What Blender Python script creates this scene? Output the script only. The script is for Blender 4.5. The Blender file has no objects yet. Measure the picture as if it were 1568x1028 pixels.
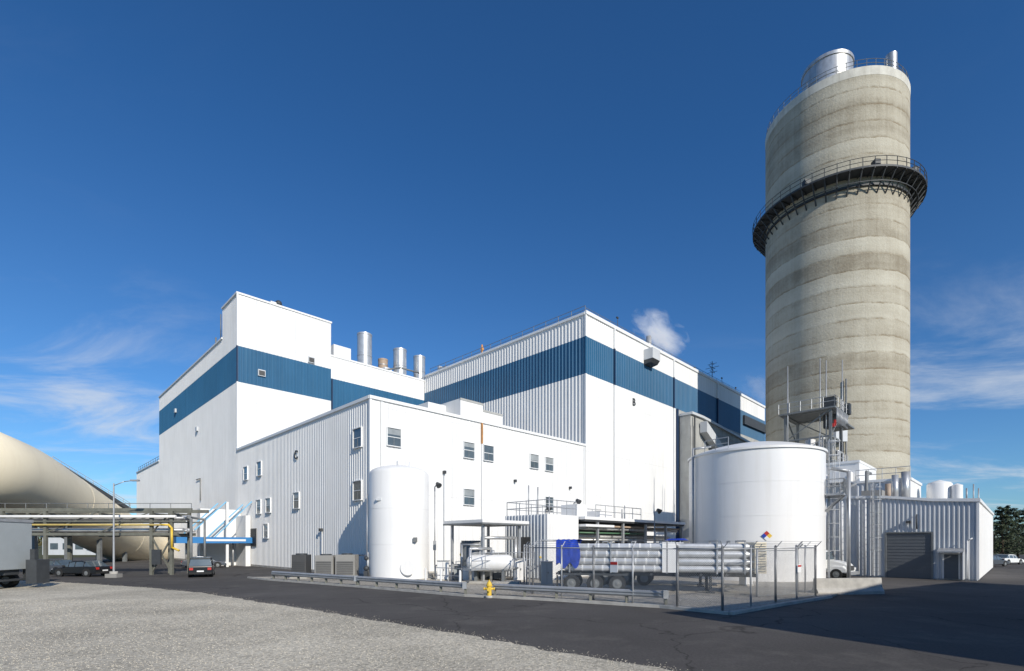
import bpy, bmesh, math, random
from mathutils import Vector, Matrix
random.seed(7)
rad=math.radians
scene=bpy.context.scene
SUN_A=32.0; SUN_EL=28.0
# ------------------------------------------------------------------ materials
def nodes_of(m):
    m.use_nodes=True
    nt=m.node_tree
    return nt, nt.nodes, nt.links
def mk(name,col,rough=.6,metal=0.0,var=.12,scale=.6,stretch=(1,1,1),bump=0.0,bscale=25,dirt=None,dirt_amt=0.0,panel=0):
    m=bpy.data.materials.new(name); nt,N,L=nodes_of(m)
    b=N['Principled BSDF']; b.inputs['Roughness'].default_value=rough; b.inputs['Metallic'].default_value=metal
    tc=N.new('ShaderNodeTexCoord'); mp=N.new('ShaderNodeMapping'); mp.inputs['Scale'].default_value=stretch
    L.new(tc.outputs['Object'],mp.inputs['Vector'])
    nz=N.new('ShaderNodeTexNoise'); nz.inputs['Scale'].default_value=scale; nz.inputs['Detail'].default_value=6; nz.inputs['Roughness'].default_value=.62
    L.new(mp.outputs['Vector'],nz.inputs['Vector'])
    mr=N.new('ShaderNodeMapRange'); mr.inputs['From Min'].default_value=.3; mr.inputs['From Max'].default_value=.7
    mr.inputs['To Min'].default_value=1-var; mr.inputs['To Max'].default_value=1+var*.4
    L.new(nz.outputs['Fac'],mr.inputs['Value'])
    fac=mr.outputs['Result']
    if panel:
        def mt(op,*a):
            n=N.new('ShaderNodeMath'); n.operation=op
            for i,v in enumerate(a):
                if isinstance(v,(int,float)): n.inputs[i].default_value=v
                else: L.new(v,n.inputs[i])
            return n.outputs[0]
        sp=N.new('ShaderNodeSeparateXYZ'); L.new(tc.outputs['Object'],sp.inputs[0])
        t=mt('DIVIDE',mt('ADD',sp.outputs['X'],sp.outputs['Y']),panel)
        wn=N.new('ShaderNodeTexWhiteNoise'); wn.noise_dimensions='1D'; L.new(mt('FLOOR',t),wn.inputs['W'])
        fac=mt('MULTIPLY',fac,mt('MULTIPLY_ADD',wn.outputs['Value'],.07,.95))
        fr=mt('FRACT',t)
        joint=mt('LESS_THAN',fr,.07)
        fac=mt('MULTIPLY',fac,mt('MULTIPLY_ADD',joint,-.14,1.0))
        zf=mt('LESS_THAN',mt('FRACT',mt('DIVIDE',sp.outputs['Z'],7.6)),.006)
        fac=mt('MULTIPLY',fac,mt('MULTIPLY_ADD',zf,-.15,1.0))
    mx=N.new('ShaderNodeVectorMath'); mx.operation='SCALE'; mx.inputs[0].default_value=col
    L.new(fac,mx.inputs['Scale'])
    out=mx.outputs['Vector']
    if dirt:
        n2=N.new('ShaderNodeTexNoise'); n2.inputs['Scale'].default_value=1.3; n2.inputs['Detail'].default_value=5
        m2=N.new('ShaderNodeMapping'); m2.inputs['Scale'].default_value=(1.6,1.6,.12)
        L.new(tc.outputs['Object'],m2.inputs['Vector']); L.new(m2.outputs['Vector'],n2.inputs['Vector'])
        r2=N.new('ShaderNodeMapRange'); r2.inputs['From Min'].default_value=.5; r2.inputs['From Max'].default_value=.78
        r2.inputs['To Max'].default_value=dirt_amt
        L.new(n2.outputs['Fac'],r2.inputs['Value'])
        mm=N.new('ShaderNodeMix'); mm.data_type='RGBA'
        L.new(r2.outputs['Result'],mm.inputs['Factor']); L.new(out,mm.inputs[6]); mm.inputs[7].default_value=(*dirt,1)
        out=mm.outputs[2]
    L.new(out,b.inputs['Base Color'])
    if bump>0:
        n3=N.new('ShaderNodeTexNoise'); n3.inputs['Scale'].default_value=bscale; n3.inputs['Detail'].default_value=4
        L.new(tc.outputs['Object'],n3.inputs['Vector'])
        bp=N.new('ShaderNodeBump'); bp.inputs['Strength'].default_value=bump; bp.inputs['Distance'].default_value=.03
        L.new(n3.outputs['Fac'],bp.inputs['Height']); L.new(bp.outputs['Normal'],b.inputs['Normal'])
    return m
M={}
M['white']=mk('white_siding',(.79,.785,.77),.5,var=.05,scale=.25,dirt=(.56,.53,.48),dirt_amt=.22,panel=.92)
M['white2']=mk('white_siding_b',(.78,.77,.75),.5,var=.06,scale=.25,dirt=(.55,.53,.48),dirt_amt=.28)
M['trim']=mk('white_trim',(.78,.78,.77),.5,var=.04)
M['blue']=mk('blue_siding',(.024,.115,.225),.42,var=.12,scale=.2,dirt=(.05,.15,.25),dirt_amt=.4,panel=.92)
M['bluedk']=mk('blue_downspout',(.008,.03,.08),.5)
M['greywall']=mk('grey_siding',(.56,.58,.60),.5,var=.08,scale=.4,dirt=(.38,.37,.35),dirt_amt=.3)
M['greyblk']=mk('weathered_grey_cladding',(.40,.40,.38),.7,var=.2,scale=.5,dirt=(.22,.20,.18),dirt_amt=.5)
M['roof']=mk('roof_membrane',(.4,.4,.4),.8)
M['tankw']=mk('tank_white_paint',(.80,.79,.77),.38,var=.04,scale=.3,dirt=(.60,.57,.50),dirt_amt=.28)
M['cream']=mk('cream_duct_paint',(.90,.80,.60),.5,var=.04,scale=.2,dirt=(.72,.60,.42),dirt_amt=.2)
M['steel']=mk('galvanised_steel',(.42,.43,.44),.45,.4,var=.2,scale=2)
M['steelsh']=mk('stainless_steel',(.62,.62,.61),.35,.55,var=.2,scale=1.2,dirt=(.32,.30,.28),dirt_amt=.55)
M['alum']=mk('aluminium_tube',(.64,.65,.66),.36,.35,var=.2,scale=3)
M['darksteel']=mk('dark_painted_steel',(.06,.065,.07),.6,.2,var=.25,scale=2)
M['midsteel']=mk('grey_painted_steel',(.20,.21,.21),.6,.2,var=.2,scale=2)
M['olive']=mk('olive_steel_beam',(.17,.17,.14),.7,.1,var=.3,scale=1.5)
M['black']=mk('black_rubber',(.02,.02,.02),.8,var=.2,scale=4)
M['yellow']=mk('yellow_paint',(.75,.50,.06),.5,var=.15,scale=2)
M['yellowpipe']=mk('faded_yellow_pipe',(.50,.38,.12),.6,var=.3,scale=1)
M['red']=mk('red_paint',(.5,.03,.02),.5)
M['rust']=mk('rust_stain',(.50,.24,.08),.8,var=.4,scale=2)
M['bluetarp']=mk('blue_tarp',(.01,.05,.42),.55,var=.45,scale=3,bump=1,bscale=4)
M['blueawn']=mk('blue_canopy_paint',(.03,.20,.48),.5,var=.1)
M['ltblue']=mk('light_blue_rods',(.12,.40,.62),.5)
M['unit']=mk('hvac_casing',(.30,.29,.27),.6,.1,var=.12,scale=1)
M['louver']=mk('louver_dark',(.07,.07,.07),.6,var=.2)
M['door']=mk('rollup_door_grey',(.12,.13,.14),.5,var=.1,scale=1)
M['kerb']=mk('concrete_kerb',(.44,.42,.38),.85,var=.25,scale=2,bump=.3)
M['brown']=mk('exhaust_tan',(.40,.30,.22),.6,var=.2)
M['green']=mk('pipe_green',(.08,.18,.10),.5)
M['orange']=mk('orange_paint',(.6,.28,.08),.5)
M['bark']=mk('bark',(.10,.07,.05),.9,var=.4,scale=4)
M['carblk']=mk('car_paint_black',(.02,.022,.025),.25,.3,var=.1)
M['carsil']=mk('car_paint_grey',(.12,.13,.15),.25,.5,var=.1)
M['carwht']=mk('truck_paint_white',(.76,.76,.74),.3,var=.04)
M['skirt']=mk('trailer_grey',(.36,.39,.40),.5,var=.1)
def glassmat(name,col,r=.08):
    m=mk(name,col,r,var=.3,scale=.8); m.node_tree.nodes['Principled BSDF'].inputs['Specular IOR Level'].default_value=.8; return m
M['glass']=glassmat('window_glass',(.09,.12,.14)); M['blind']=glassmat('window_blind_glass',(.34,.36,.36),.25)
def leafmat(name,c1,c2):
    m=bpy.data.materials.new(name); nt,N,L=nodes_of(m); b=N['Principled BSDF']; b.inputs['Roughness'].default_value=.7
    tc=N.new('ShaderNodeTexCoord'); nz=N.new('ShaderNodeTexNoise'); nz.inputs['Scale'].default_value=.9; L.new(tc.outputs['Object'],nz.inputs['Vector'])
    cr=N.new('ShaderNodeValToRGB'); cr.color_ramp.elements[0].position=.35; cr.color_ramp.elements[1].position=.65
    cr.color_ramp.elements[0].color=(*c1,1); cr.color_ramp.elements[1].color=(*c2,1)
    L.new(nz.outputs['Fac'],cr.inputs['Fac']); L.new(cr.outputs['Color'],b.inputs['Base Color']); return m
M['leaf']=leafmat('foliage',(.02,.03,.012),(.05,.07,.025))
M['leaf2']=leafmat('foliage_autumn',(.05,.05,.02),(.12,.10,.04))

def concrete_tower():
    m=bpy.data.materials.new('slipform_concrete'); nt,N,L=nodes_of(m); b=N['Principled BSDF']; b.inputs['Roughness'].default_value=.88
    b.inputs['Specular IOR Level'].default_value=.2
    tc=N.new('ShaderNodeTexCoord'); sp=N.new('ShaderNodeSeparateXYZ'); L.new(tc.outputs['Object'],sp.inputs[0])
    def noise(sc,scale,det=4,rg=.6):
        mp=N.new('ShaderNodeMapping'); mp.inputs['Scale'].default_value=sc; L.new(tc.outputs['Object'],mp.inputs['Vector'])
        n=N.new('ShaderNodeTexNoise'); n.inputs['Scale'].default_value=scale; n.inputs['Detail'].default_value=det; n.inputs['Roughness'].default_value=rg; L.new(mp.outputs['Vector'],n.inputs['Vector']); return n.outputs['Fac']
    def math_(op,a,bv=None,c=None):
        n=N.new('ShaderNodeMath'); n.operation=op
        for i,v in enumerate((a,bv,c)):
            if v is None: continue
            if isinstance(v,(int,float)): n.inputs[i].default_value=v
            else: L.new(v,n.inputs[i])
        return n.outputs[0]
    wob=noise((1,1,.6),.5,5,.7)
    zz=math_('MULTIPLY_ADD',wob,.7,sp.outputs['Z'])
    lift=math_('MULTIPLY',zz,1/2.3)
    fl=math_('FLOOR',lift); fr=math_('FRACT',lift)
    wn=N.new('ShaderNodeTexWhiteNoise'); wn.noise_dimensions='1D'; L.new(fl,wn.inputs['W'])
    jn=N.new('ShaderNodeMapRange'); jn.inputs['From Min'].default_value=.36; jn.inputs['From Max'].default_value=.60; L.new(noise((.6,.6,.5),.8,6,.7),jn.inputs['Value'])
    j=math_('SUBTRACT',1,math_('MULTIPLY',math_('MINIMUM',fr,.14),1/.14))
    j=math_('MULTIPLY',j,jn.outputs['Result'])
    band=noise((.05,.05,1),.40,5,.6)
    streak=noise((1.6,1.6,.045),1.0,6,.65)
    blot=noise((1,1,.8),.30,8,.68)
    fine=noise((1,1,1),3.5,5,.7)
    ang=math_('ARCTAN2',sp.outputs['Y'],sp.outputs['X'])
    panel=math_('FRACT',math_('MULTIPLY',ang,40/6.2832))
    pj=math_('LESS_THAN',panel,.045)
    v=math_('MULTIPLY',wn.outputs['Value'],.20)
    v=math_('ADD',v,math_('MULTIPLY',band,.50)); v=math_('ADD',v,math_('MULTIPLY',streak,.20)); v=math_('ADD',v,math_('MULTIPLY',blot,.38)); v=math_('ADD',v,math_('MULTIPLY',fine,.2))
    v=math_('ADD',v,math_('MULTIPLY',pj,-.04))
    cr=N.new('ShaderNodeValToRGB'); e=cr.color_ramp.elements
    e[0].position=.54; e[0].color=(.27,.235,.175,1); e[1].position=.92; e[1].color=(.53,.50,.41,1)
    k=e.new(.72); k.color=(.42,.385,.305,1)
    L.new(v,cr.inputs['Fac'])
    mm=N.new('ShaderNodeMix'); mm.data_type='RGBA'; L.new(math_('MULTIPLY',j,.85),mm.inputs['Factor']); L.new(cr.outputs['Color'],mm.inputs[6]); mm.inputs[7].default_value=(.23,.17,.10,1)
    L.new(mm.outputs[2],b.inputs['Base Color'])
    bp=N.new('ShaderNodeBump'); bp.inputs['Strength'].default_value=.5; bp.inputs['Distance'].default_value=.15
    L.new(math_('ADD',fine,math_('MULTIPLY',j,-.8)),bp.inputs['Height']); L.new(bp.outputs['Normal'],b.inputs['Normal'])
    return m
M['conc']=concrete_tower()
M['conclt']=mk('pale_rim_concrete',(.62,.60,.53),.8,var=.2,scale=.8,dirt=(.35,.32,.26),dirt_amt=.5)

def ground_mat(name,cols,scale,bump,bscale,vor=None,big=.08,cracks=False,dist=.02):
    m=bpy.data.materials.new(name); nt,N,L=nodes_of(m); b=N['Principled BSDF']; b.inputs['Roughness'].default_value=.92
    b.inputs['Specular IOR Level'].default_value=.15
    tc=N.new('ShaderNodeTexCoord')
    n1=N.new('ShaderNodeTexNoise'); n1.inputs['Scale'].default_value=scale; n1.inputs['Detail'].default_value=8; n1.inputs['Roughness'].default_value=.7
    L.new(tc.outputs['Object'],n1.inputs['Vector'])
    cr=N.new('ShaderNodeValToRGB'); cr.color_ramp.elements[0].position=.3; cr.color_ramp.elements[1].position=.7
    cr.color_ramp.elements[0].color=(*cols[0],1); cr.color_ramp.elements[1].color=(*cols[1],1)
    L.new(n1.outputs['Fac'],cr.inputs['Fac']); out=cr.outputs['Color']
    n2=N.new('ShaderNodeTexNoise'); n2.inputs['Scale'].default_value=big; n2.inputs['Detail'].default_value=6
    L.new(tc.outputs['Object'],n2.inputs['Vector'])
    mr=N.new('ShaderNodeMapRange'); mr.inputs['From Min'].default_value=.3; mr.inputs['From Max'].default_value=.7; mr.inputs['To Min'].default_value=.72; mr.inputs['To Max'].default_value=1.2
    L.new(n2.outputs['Fac'],mr.inputs['Value'])
    vm=N.new('ShaderNodeVectorMath'); vm.operation='SCALE'; L.new(out,vm.inputs[0]); L.new(mr.outputs['Result'],vm.inputs['Scale']); out=vm.outputs['Vector']
    h=n1.outputs['Fac']
    if vor:
        v=N.new('ShaderNodeTexVoronoi'); v.inputs['Scale'].default_value=vor; L.new(tc.outputs['Object'],v.inputs['Vector'])
        sp=N.new('ShaderNodeSeparateColor'); L.new(v.outputs['Color'],sp.inputs[0])
        r=N.new('ShaderNodeMapRange'); r.inputs['To Min'].default_value=.68; r.inputs['To Max'].default_value=1.2; L.new(sp.outputs[0],r.inputs['Value'])
        vm2=N.new('ShaderNodeVectorMath'); vm2.operation='SCALE'; L.new(out,vm2.inputs[0]); L.new(r.outputs['Result'],vm2.inputs['Scale']); out=vm2.outputs['Vector']
        h=v.outputs['Distance']
    if cracks:
        v=N.new('ShaderNodeTexVoronoi'); v.feature='DISTANCE_TO_EDGE'; v.inputs['Scale'].default_value=.13
        nw=N.new('ShaderNodeTexNoise'); nw.inputs['Scale'].default_value=.5; nw.inputs['Detail'].default_value=5; L.new(tc.outputs['Object'],nw.inputs['Vector'])
        ad=N.new('ShaderNodeVectorMath'); ad.operation='MULTIPLY_ADD'; ad.inputs[1].default_value=(3,3,0); L.new(nw.outputs['Color'],ad.inputs[0]); L.new(tc.outputs['Object'],ad.inputs[2])
        L.new(ad.outputs[0],v.inputs['Vector'])
        r=N.new('ShaderNodeMapRange'); r.inputs['From Max'].default_value=.007; r.inputs['To Min'].default_value=.5; r.inputs['To Max'].default_value=1; L.new(v.outputs['Distance'],r.inputs['Value'])
        vm3=N.new('ShaderNodeVectorMath'); vm3.operation='SCALE'; L.new(out,vm3.inputs[0]); L.new(r.outputs['Result'],vm3.inputs['Scale']); out=vm3.outputs['Vector']
        n4=N.new('ShaderNodeTexNoise'); n4.inputs['Scale'].default_value=.35; n4.inputs['Detail'].default_value=9; n4.inputs['Roughness'].default_value=.7; L.new(tc.outputs['Object'],n4.inputs['Vector'])
        r4=N.new('ShaderNodeMapRange'); r4.inputs['From Min'].default_value=.52; r4.inputs['From Max'].default_value=.75; r4.inputs['To Max'].default_value=.5; L.new(n4.outputs['Fac'],r4.inputs['Value'])
        mm=N.new('ShaderNodeMix'); mm.data_type='RGBA'; L.new(r4.outputs['Result'],mm.inputs['Factor']); L.new(out,mm.inputs[6]); mm.inputs[7].default_value=(.19,.175,.155,1); out=mm.outputs[2]
    L.new(out,b.inputs['Base Color'])
    bp=N.new('ShaderNodeBump'); bp.inputs['Strength'].default_value=bump; bp.inputs['Distance'].default_value=dist
    L.new(h,bp.inputs['Height']); L.new(bp.outputs['Normal'],b.inputs['Normal'])
    return m
M['asphalt']=ground_mat('asphalt',((.068,.063,.060),(.118,.110,.103)),14,.4,30,big=.12,cracks=True)
M['gravel']=ground_mat('gravel',((.42,.375,.29),(.68,.62,.50)),9,.5,30,vor=17,big=.25,dist=.025)
M['pad']=ground_mat('pad_gravel',((.28,.26,.22),(.48,.44,.38)),6,.6,30,vor=12,big=.2)
M['earth']=ground_mat('dry_grass',((.06,.07,.03),(.14,.13,.07)),1.5,.5,30,big=.02)
M['stone']=mk('loose_stone',(.60,.54,.43),.9,var=.45,scale=7)

# ------------------------------------------------------------------ builders
S2=math.sqrt(2)
def uv(u,v): return ((u-v)/S2,(u+v)/S2)
class Part:
    def __init__(s,g,name,mat,bevel=0):
        s.g=g; s.name=name; s.mat=mat; s.bm=bmesh.new(); s.bevel=bevel
    def face(s,pts,smooth=False):
        vs=[s.bm.verts.new(p) for p in pts]
        f=s.bm.faces.new(vs); f.smooth=smooth; return f
    def box(s,x0,x1,y0,y1,z0,z1):
        x0,x1=min(x0,x1),max(x0,x1); y0,y1=min(y0,y1),max(y0,y1); z0,z1=min(z0,z1),max(z0,z1)
        v=[s.bm.verts.new(p) for p in ((x0,y0,z0),(x1,y0,z0),(x1,y1,z0),(x0,y1,z0),(x0,y0,z1),(x1,y0,z1),(x1,y1,z1),(x0,y1,z1))]
        for q in ((3,2,1,0),(4,5,6,7),(0,1,5,4),(1,2,6,5),(2,3,7,6),(3,0,4,7)): s.bm.faces.new([v[i] for i in q])
        return s
    def prism(s,pts,z0,z1=None,axis='z'):
        def mp(p,h):
            return {'z':(p[0],p[1],h),'y':(p[0],h,p[1]),'x':(h,p[0],p[1])}[axis]
        a=[s.bm.verts.new(mp(p,z0)) for p in pts]; b=[s.bm.verts.new(mp(p,z1)) for p in pts]
        n=len(pts)
        s.bm.faces.new(a[::-1]); s.bm.faces.new(b)
        for i in range(n): s.bm.faces.new((a[i],a[(i+1)%n],b[(i+1)%n],b[i]))
        return s
    def cyl(s,p0,p1,r0,r1=None,n=10,cap=True):
        r1=r0 if r1 is None else r1
        p0=Vector(p0); p1=Vector(p1); d=(p1-p0)
        if d.length<1e-6: return s
        d.normalize(); a=d.orthogonal().normalized(); b=d.cross(a)
        A=[];B=[]
        for i in range(n):
            t=2*math.pi*i/n; o=a*math.cos(t)+b*math.sin(t)
            A.append(s.bm.verts.new(p0+o*r0)); B.append(s.bm.verts.new(p1+o*r1))
        for i in range(n):
            f=s.bm.faces.new((A[i],A[(i+1)%n],B[(i+1)%n],B[i])); f.smooth=n>5
        if cap: s.bm.faces.new(A[::-1]); s.bm.faces.new(B)
        return s
    def bar(s,p0,p1,w):
        return s.cyl(p0,p1,w*.7071,n=4)
    def path(s,pts,r,n=8):
        for a,b in zip(pts[:-1],pts[1:]): s.cyl(a,b,r,n=n)
        for p in pts[1:-1]: s.ball(p,r,n)
        return s
    def ball(s,c,r,n=8,sz=1.0):
        prof=[(max(r*math.cos(t),1e-4),r*sz*math.sin(t)) for t in [(-.5+i/6)*math.pi for i in range(7)]]
        return s.lathe(prof,n,c)
    def lathe(s,prof,n=32,c=(0,0,0),axis='z',sharp=False):
        def mkring(r,z):
            ring=[]
            for i in range(n):
                t=2*math.pi*i/n
                if axis=='z': p=(c[0]+r*math.cos(t),c[1]+r*math.sin(t),c[2]+z)
                elif axis=='x': p=(c[0]+z,c[1]+r*math.cos(t),c[2]+r*math.sin(t))
                else: p=(c[0]+r*math.sin(t),c[1]+z,c[2]+r*math.cos(t))
                ring.append(s.bm.verts.new(p))
            return ring
        rings=[mkring(r,z) for r,z in prof]
        for k in range(len(prof)-1):
            A=rings[k]; B=rings[k+1]
            for i in range(n):
                f=s.bm.faces.new((A[i],A[(i+1)%n],B[(i+1)%n],B[i])); f.smooth=not sharp
            if k+2<len(prof):
                a=Vector((prof[k+1][0]-prof[k][0],prof[k+1][1]-prof[k][1])); b=Vector((prof[k+2][0]-prof[k+1][0],prof[k+2][1]-prof[k+1][1]))
                if a.length>0 and b.length>0 and a.angle(b)>rad(40): rings[k+1]=mkring(*prof[k+1])
        def cap(r,z,flip):
            ring=mkring(r,z); s.bm.faces.new(ring[::-1] if flip else ring)
        if prof[0][0]>1e-3: cap(*prof[0],True)
        if prof[-1][0]>1e-3: cap(*prof[-1],False)
        return s
    def corr(s,face,c,a,b,z0,z1,pitch=.4,d=.05,z1b=None):
        n=max(1,round(abs(b-a)/pitch)); p=(b-a)/n
        prof=[]
        for i in range(n):
            for f,o in ((0,0),(.55,0),(.65,d),(.9,d)): prof.append((a+(i+f)*p,c-o))
        prof.append((b,c)); bot=[];top=[]
        for t,o in prof:
            zt=z1 if z1b is None else z1+(z1b-z1)*(t-a)/(b-a)
            P=(t,o) if face=='v' else (o,t)
            bot.append(s.bm.verts.new((*P,z0))); top.append(s.bm.verts.new((*P,zt)))
        for i in range(len(prof)-1): s.bm.faces.new((bot[i],bot[i+1],top[i+1],top[i]))
        return s
    def rail(s,pts,h=1.1,sp=1.8,r=.03,mids=(.5,)):
        for a,b in zip(pts[:-1],pts[1:]):
            a=Vector(a); b=Vector(b); L=(b-a).length; n=max(1,round(L/sp))
            for i in range(n+1):
                p=a.lerp(b,i/n); s.cyl(p,p+Vector((0,0,h)),r,n=5)
            for m in (1.0,)+tuple(mids):
                s.cyl(a+Vector((0,0,h*m)),b+Vector((0,0,h*m)),r,n=5)
        return s
    def ladder(s,p,n,z0,z1,w=.5,cage=True):
        n=Vector((n[0],n[1],0)).normalized(); t=Vector((-n.y,n.x,0)); b=Vector((p[0],p[1],0))
        for sgn in (-1,1):
            q=b+t*sgn*w/2; s.cyl(q+Vector((0,0,z0)),q+Vector((0,0,z1)),.04,n=5)
        z=z0+.3
        while z<z1: s.cyl(b-t*w/2+Vector((0,0,z)),b+t*w/2+Vector((0,0,z)),.02,n=4); z+=.35
        if cage:
            z=z0+2.2
            while z<=z1:
                pts=[b+t*(math.cos(a)*.42)+n*(math.sin(a)*.75)+Vector((0,0,z)) for a in [math.pi*i/6 for i in range(7)]]
                for a,c in zip(pts[:-1],pts[1:]): s.cyl(a,c,.03,n=4)
                z+=1.1
            for a in [math.pi*i/6 for i in (1,3,5)]:
                q=b+t*(math.cos(a)*.42)+n*(math.sin(a)*.75); s.cyl(q+Vector((0,0,z0+2.2)),q+Vector((0,0,z1)),.025,n=4)
        return s
    def done(s):
        bmesh.ops.recalc_face_normals(s.bm,faces=s.bm.faces[:])
        me=bpy.data.meshes.new(s.name); s.bm.to_mesh(me); s.bm.free()
        me.materials.append(s.mat)
        o=bpy.data.objects.new(s.name,me); scene.collection.objects.link(o); o.parent=s.g.e
        if s.bevel:
            b=o.modifiers.new('bevel','BEVEL'); b.width=s.bevel; b.segments=2; b.limit_method='ANGLE'; b.angle_limit=rad(35)
        return o
class G:
    def __init__(s,name,loc=(0,0,0),rz=0):
        s.e=bpy.data.objects.new(name,None); s.e.empty_display_size=.5; scene.collection.objects.link(s.e)
        s.e.location=loc; s.e.rotation_euler=(0,0,rad(rz)); s.parts={}
    def p(s,name,mat,bevel=0):
        k=name
        if k not in s.parts: s.parts[k]=Part(s,name,M[mat],bevel)
        return s.parts[k]
    def done(s):
        for p in s.parts.values():
            if len(p.bm.faces): p.done()
            else: p.bm.free()
    def text(s,txt,loc,rot,size,mat):
        cu=bpy.data.curves.new('letter','FONT'); cu.body=txt; cu.size=size; cu.extrude=.03; cu.align_x='CENTER'; cu.align_y='CENTER'; cu.offset=.02
        o=bpy.data.objects.new('letter_sign',cu); scene.collection.objects.link(o); o.location=loc; o.rotation_euler=rot; cu.materials.append(M[mat]); o.parent=s.e

def window(g,face,c,t,z,w=1.5,h=1.6,blind=True):
    fr=g.p('window_frames','trim'); gl=g.p('window_glass','glass'); bl=g.p('window_blinds','blind'); dk=g.p('window_mullions','midsteel')
    def B(p,t0,t1,o0,o1,z0,z1):
        if face=='v': p.box(t0,t1,c-o1,c-o0,z0,z1)
        else: p.box(c-o1,c-o0,t0,t1,z0,z1)
    f=.07
    B(fr,t-w/2-f,t-w/2,.0,.17,z-h/2-f,z+h/2+f); B(fr,t+w/2,t+w/2+f,.0,.17,z-h/2-f,z+h/2+f)
    B(fr,t-w/2,t+w/2,.0,.19,z+h/2,z+h/2+f); B(fr,t-w/2,t+w/2,.0,.22,z-h/2-f,z-h/2)
    B(fr,t-w/2,t+w/2,.09,.12,z-.03,z+.03)
    B(dk,t-.02,t+.02,.09,.11,z-h/2,z-.031)
    B(gl,t-w/2,t+w/2,.075,.09,z-h/2,z-.03)
    zb=z+random.uniform(.03,.35)
    if blind: B(bl,t-w/2,t+w/2,.075,.09,zb,z+h/2); B(gl,t-w/2,t+w/2,.075,.09,z+.031,zb-.001) if zb>z+.06 else None
    else: B(gl,t-w/2,t+w/2,.075,.09,z+.031,z+h/2)

# ------------------------------------------------------------------ ground
def sheet(name,pts,z,mat,jit=0):
    me=bpy.data.meshes.new(name); bm=bmesh.new()
    q=[]
    for i,p in enumerate(pts):
        a=Vector(p); b=Vector(pts[(i+1)%len(pts)])
        n=1
        if jit and (b-a).length<40: n=max(1,int((b-a).length/.45))
        for k in range(n):
            c=a.lerp(b,k/n)
            if n>1 : c+=Vector((random.uniform(-jit,jit),random.uniform(-jit,jit)))
            q.append(c)
    f=bm.faces.new([bm.verts.new((c.x,c.y,z)) for c in q]); f.normal_update()
    if f.normal.z<0: f.normal_flip()
    bmesh.ops.triangulate(bm,faces=[f])
    bm.to_mesh(me); bm.free(); me.materials.append(M[mat])
    o=bpy.data.objects.new(name,me); scene.collection.objects.link(o); return o
sheet('ground',[(-2500,-1500),(2500,-1500),(2500,3500),(-2500,3500)],0,'earth')
sheet('asphalt_road',[(-90,-30),(130,-30),(130,190),(-90,190)],.006,'asphalt')
edge=[(20,-8),(12,3),(7.2,8.4),(3.8,11.9),(1.2,14.0),(-1.8,16.8),(-4.6,19.1),(-8.4,22.3),(-12.8,25.8),(-18.5,30.5),(-25.2,34.6),(-35.4,39.4),(-43.6,42.0),(-60,45)]
gravel_poly=[(-88,45),(-88,-28),(20,-28)]+edge
sheet('gravel_field',gravel_poly,.014,'gravel',.12)
padpts=[(-22.5,43.6),(-19.8,41.2),(-10.5,34.6),(-2.6,28.6),(1.2,26.9),(6.9,23.6),(9.1,21.3),(13,24.5),(17.4,27.9),(21.5,32),(24.5,38),(26,48),(40,62),(10,90),(-15,46)]
g=G('equipment_yard')
g.p('gravel_surface','pad').prism(padpts,-.2,.10)
kb=g.p('kerb','kerb')
for a,b in zip(padpts[:8],padpts[1:9]):
    a=Vector(a);b=Vector(b); d=(b-a).normalized(); n=Vector((d.y,-d.x))
    q=[a,b,b+n*.16,a+n*.16]; kb.prism([(p.x,p.y) for p in q],-.1,.14)
g.done()
verts=[];faces=[]
def stone(x,y,s,z=.014):
    b=len(verts); r=[random.uniform(.6,1.2)*s for _ in range(6)]
    th=random.random()*6.28; c,sn=math.cos(th),math.sin(th)
    for dx,dy,dz,k in ((1,0,0,0),(0,1,0,1),(-1,0,0,2),(0,-1,0,3),(0,0,.7,4)):
        X=dx*r[k];Y=dy*r[k]; verts.append((x+X*c-Y*sn,y+X*sn+Y*c,z+dz*s))
    for t in ((0,1,4),(1,2,4),(2,3,4),(3,0,4)): faces.append(tuple(b+i for i in t))
for _ in range(30000):
    y=random.uniform(9,27); x=random.uniform(-y*1.05,y*.4)
    ex=None
    for (x0,y0),(x1,y1) in zip(edge[:-1],edge[1:]):
        if y0<=y<=y1: ex=x0+(x1-x0)*(y-y0)/(y1-y0)
    if ex is None: continue
    if x<ex+random.gauss(0,.3): stone(x,y,random.uniform(.008,.024))
for _ in range(2200):
    i=random.randrange(2,len(edge)-2); t=random.random()
    x=edge[i][0]+(edge[i+1][0]-edge[i][0])*t; y=edge[i][1]+(edge[i+1][1]-edge[i][1])*t
    stone(x+random.gauss(0,.3),y+random.gauss(0,.25),random.uniform(.008,.022),.008)
me=bpy.data.meshes.new('loose_gravel'); me.from_pydata(verts,[],faces); me.materials.append(M['stone'])
o=bpy.data.objects.new('loose_gravel',me); scene.collection.objects.link(o)

# ------------------------------------------------------------------ main plant buildings (local axes u,v ; rotated 45 deg)
UA,VA=22.95,40.68
ZA=15.8
g=G('white_annex_building',rz=45)
g.p('core','white').box(UA+.03,54.47,VA+.03,76.77,0,ZA-.1)
g.p('siding_right','white').corr('v',VA,UA,54.45,.25,ZA,.46,.03)
g.p('siding_left','white2').corr('u',UA,VA,76.75,.25,ZA,.42,.042)
t=g.p('trim','trim')
t.box(UA-.1,UA+.12,VA-.1,VA+.12,.2,ZA+.0)
t.box(UA-.14,54.45,VA-.16,VA+.05,ZA,ZA+.28); t.box(UA-.16,UA+.05,VA+.05,76.7,ZA,ZA+.28)
g.p('base','kerb').box(UA-.02,54.4,VA-.05,VA+.02,0,.25).box(UA-.06,UA+.02,VA,76.7,0,.25)
g.p('roof','roof').box(UA+.05,54.4,VA+.05,76.7,ZA-.1,ZA+.05)
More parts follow.
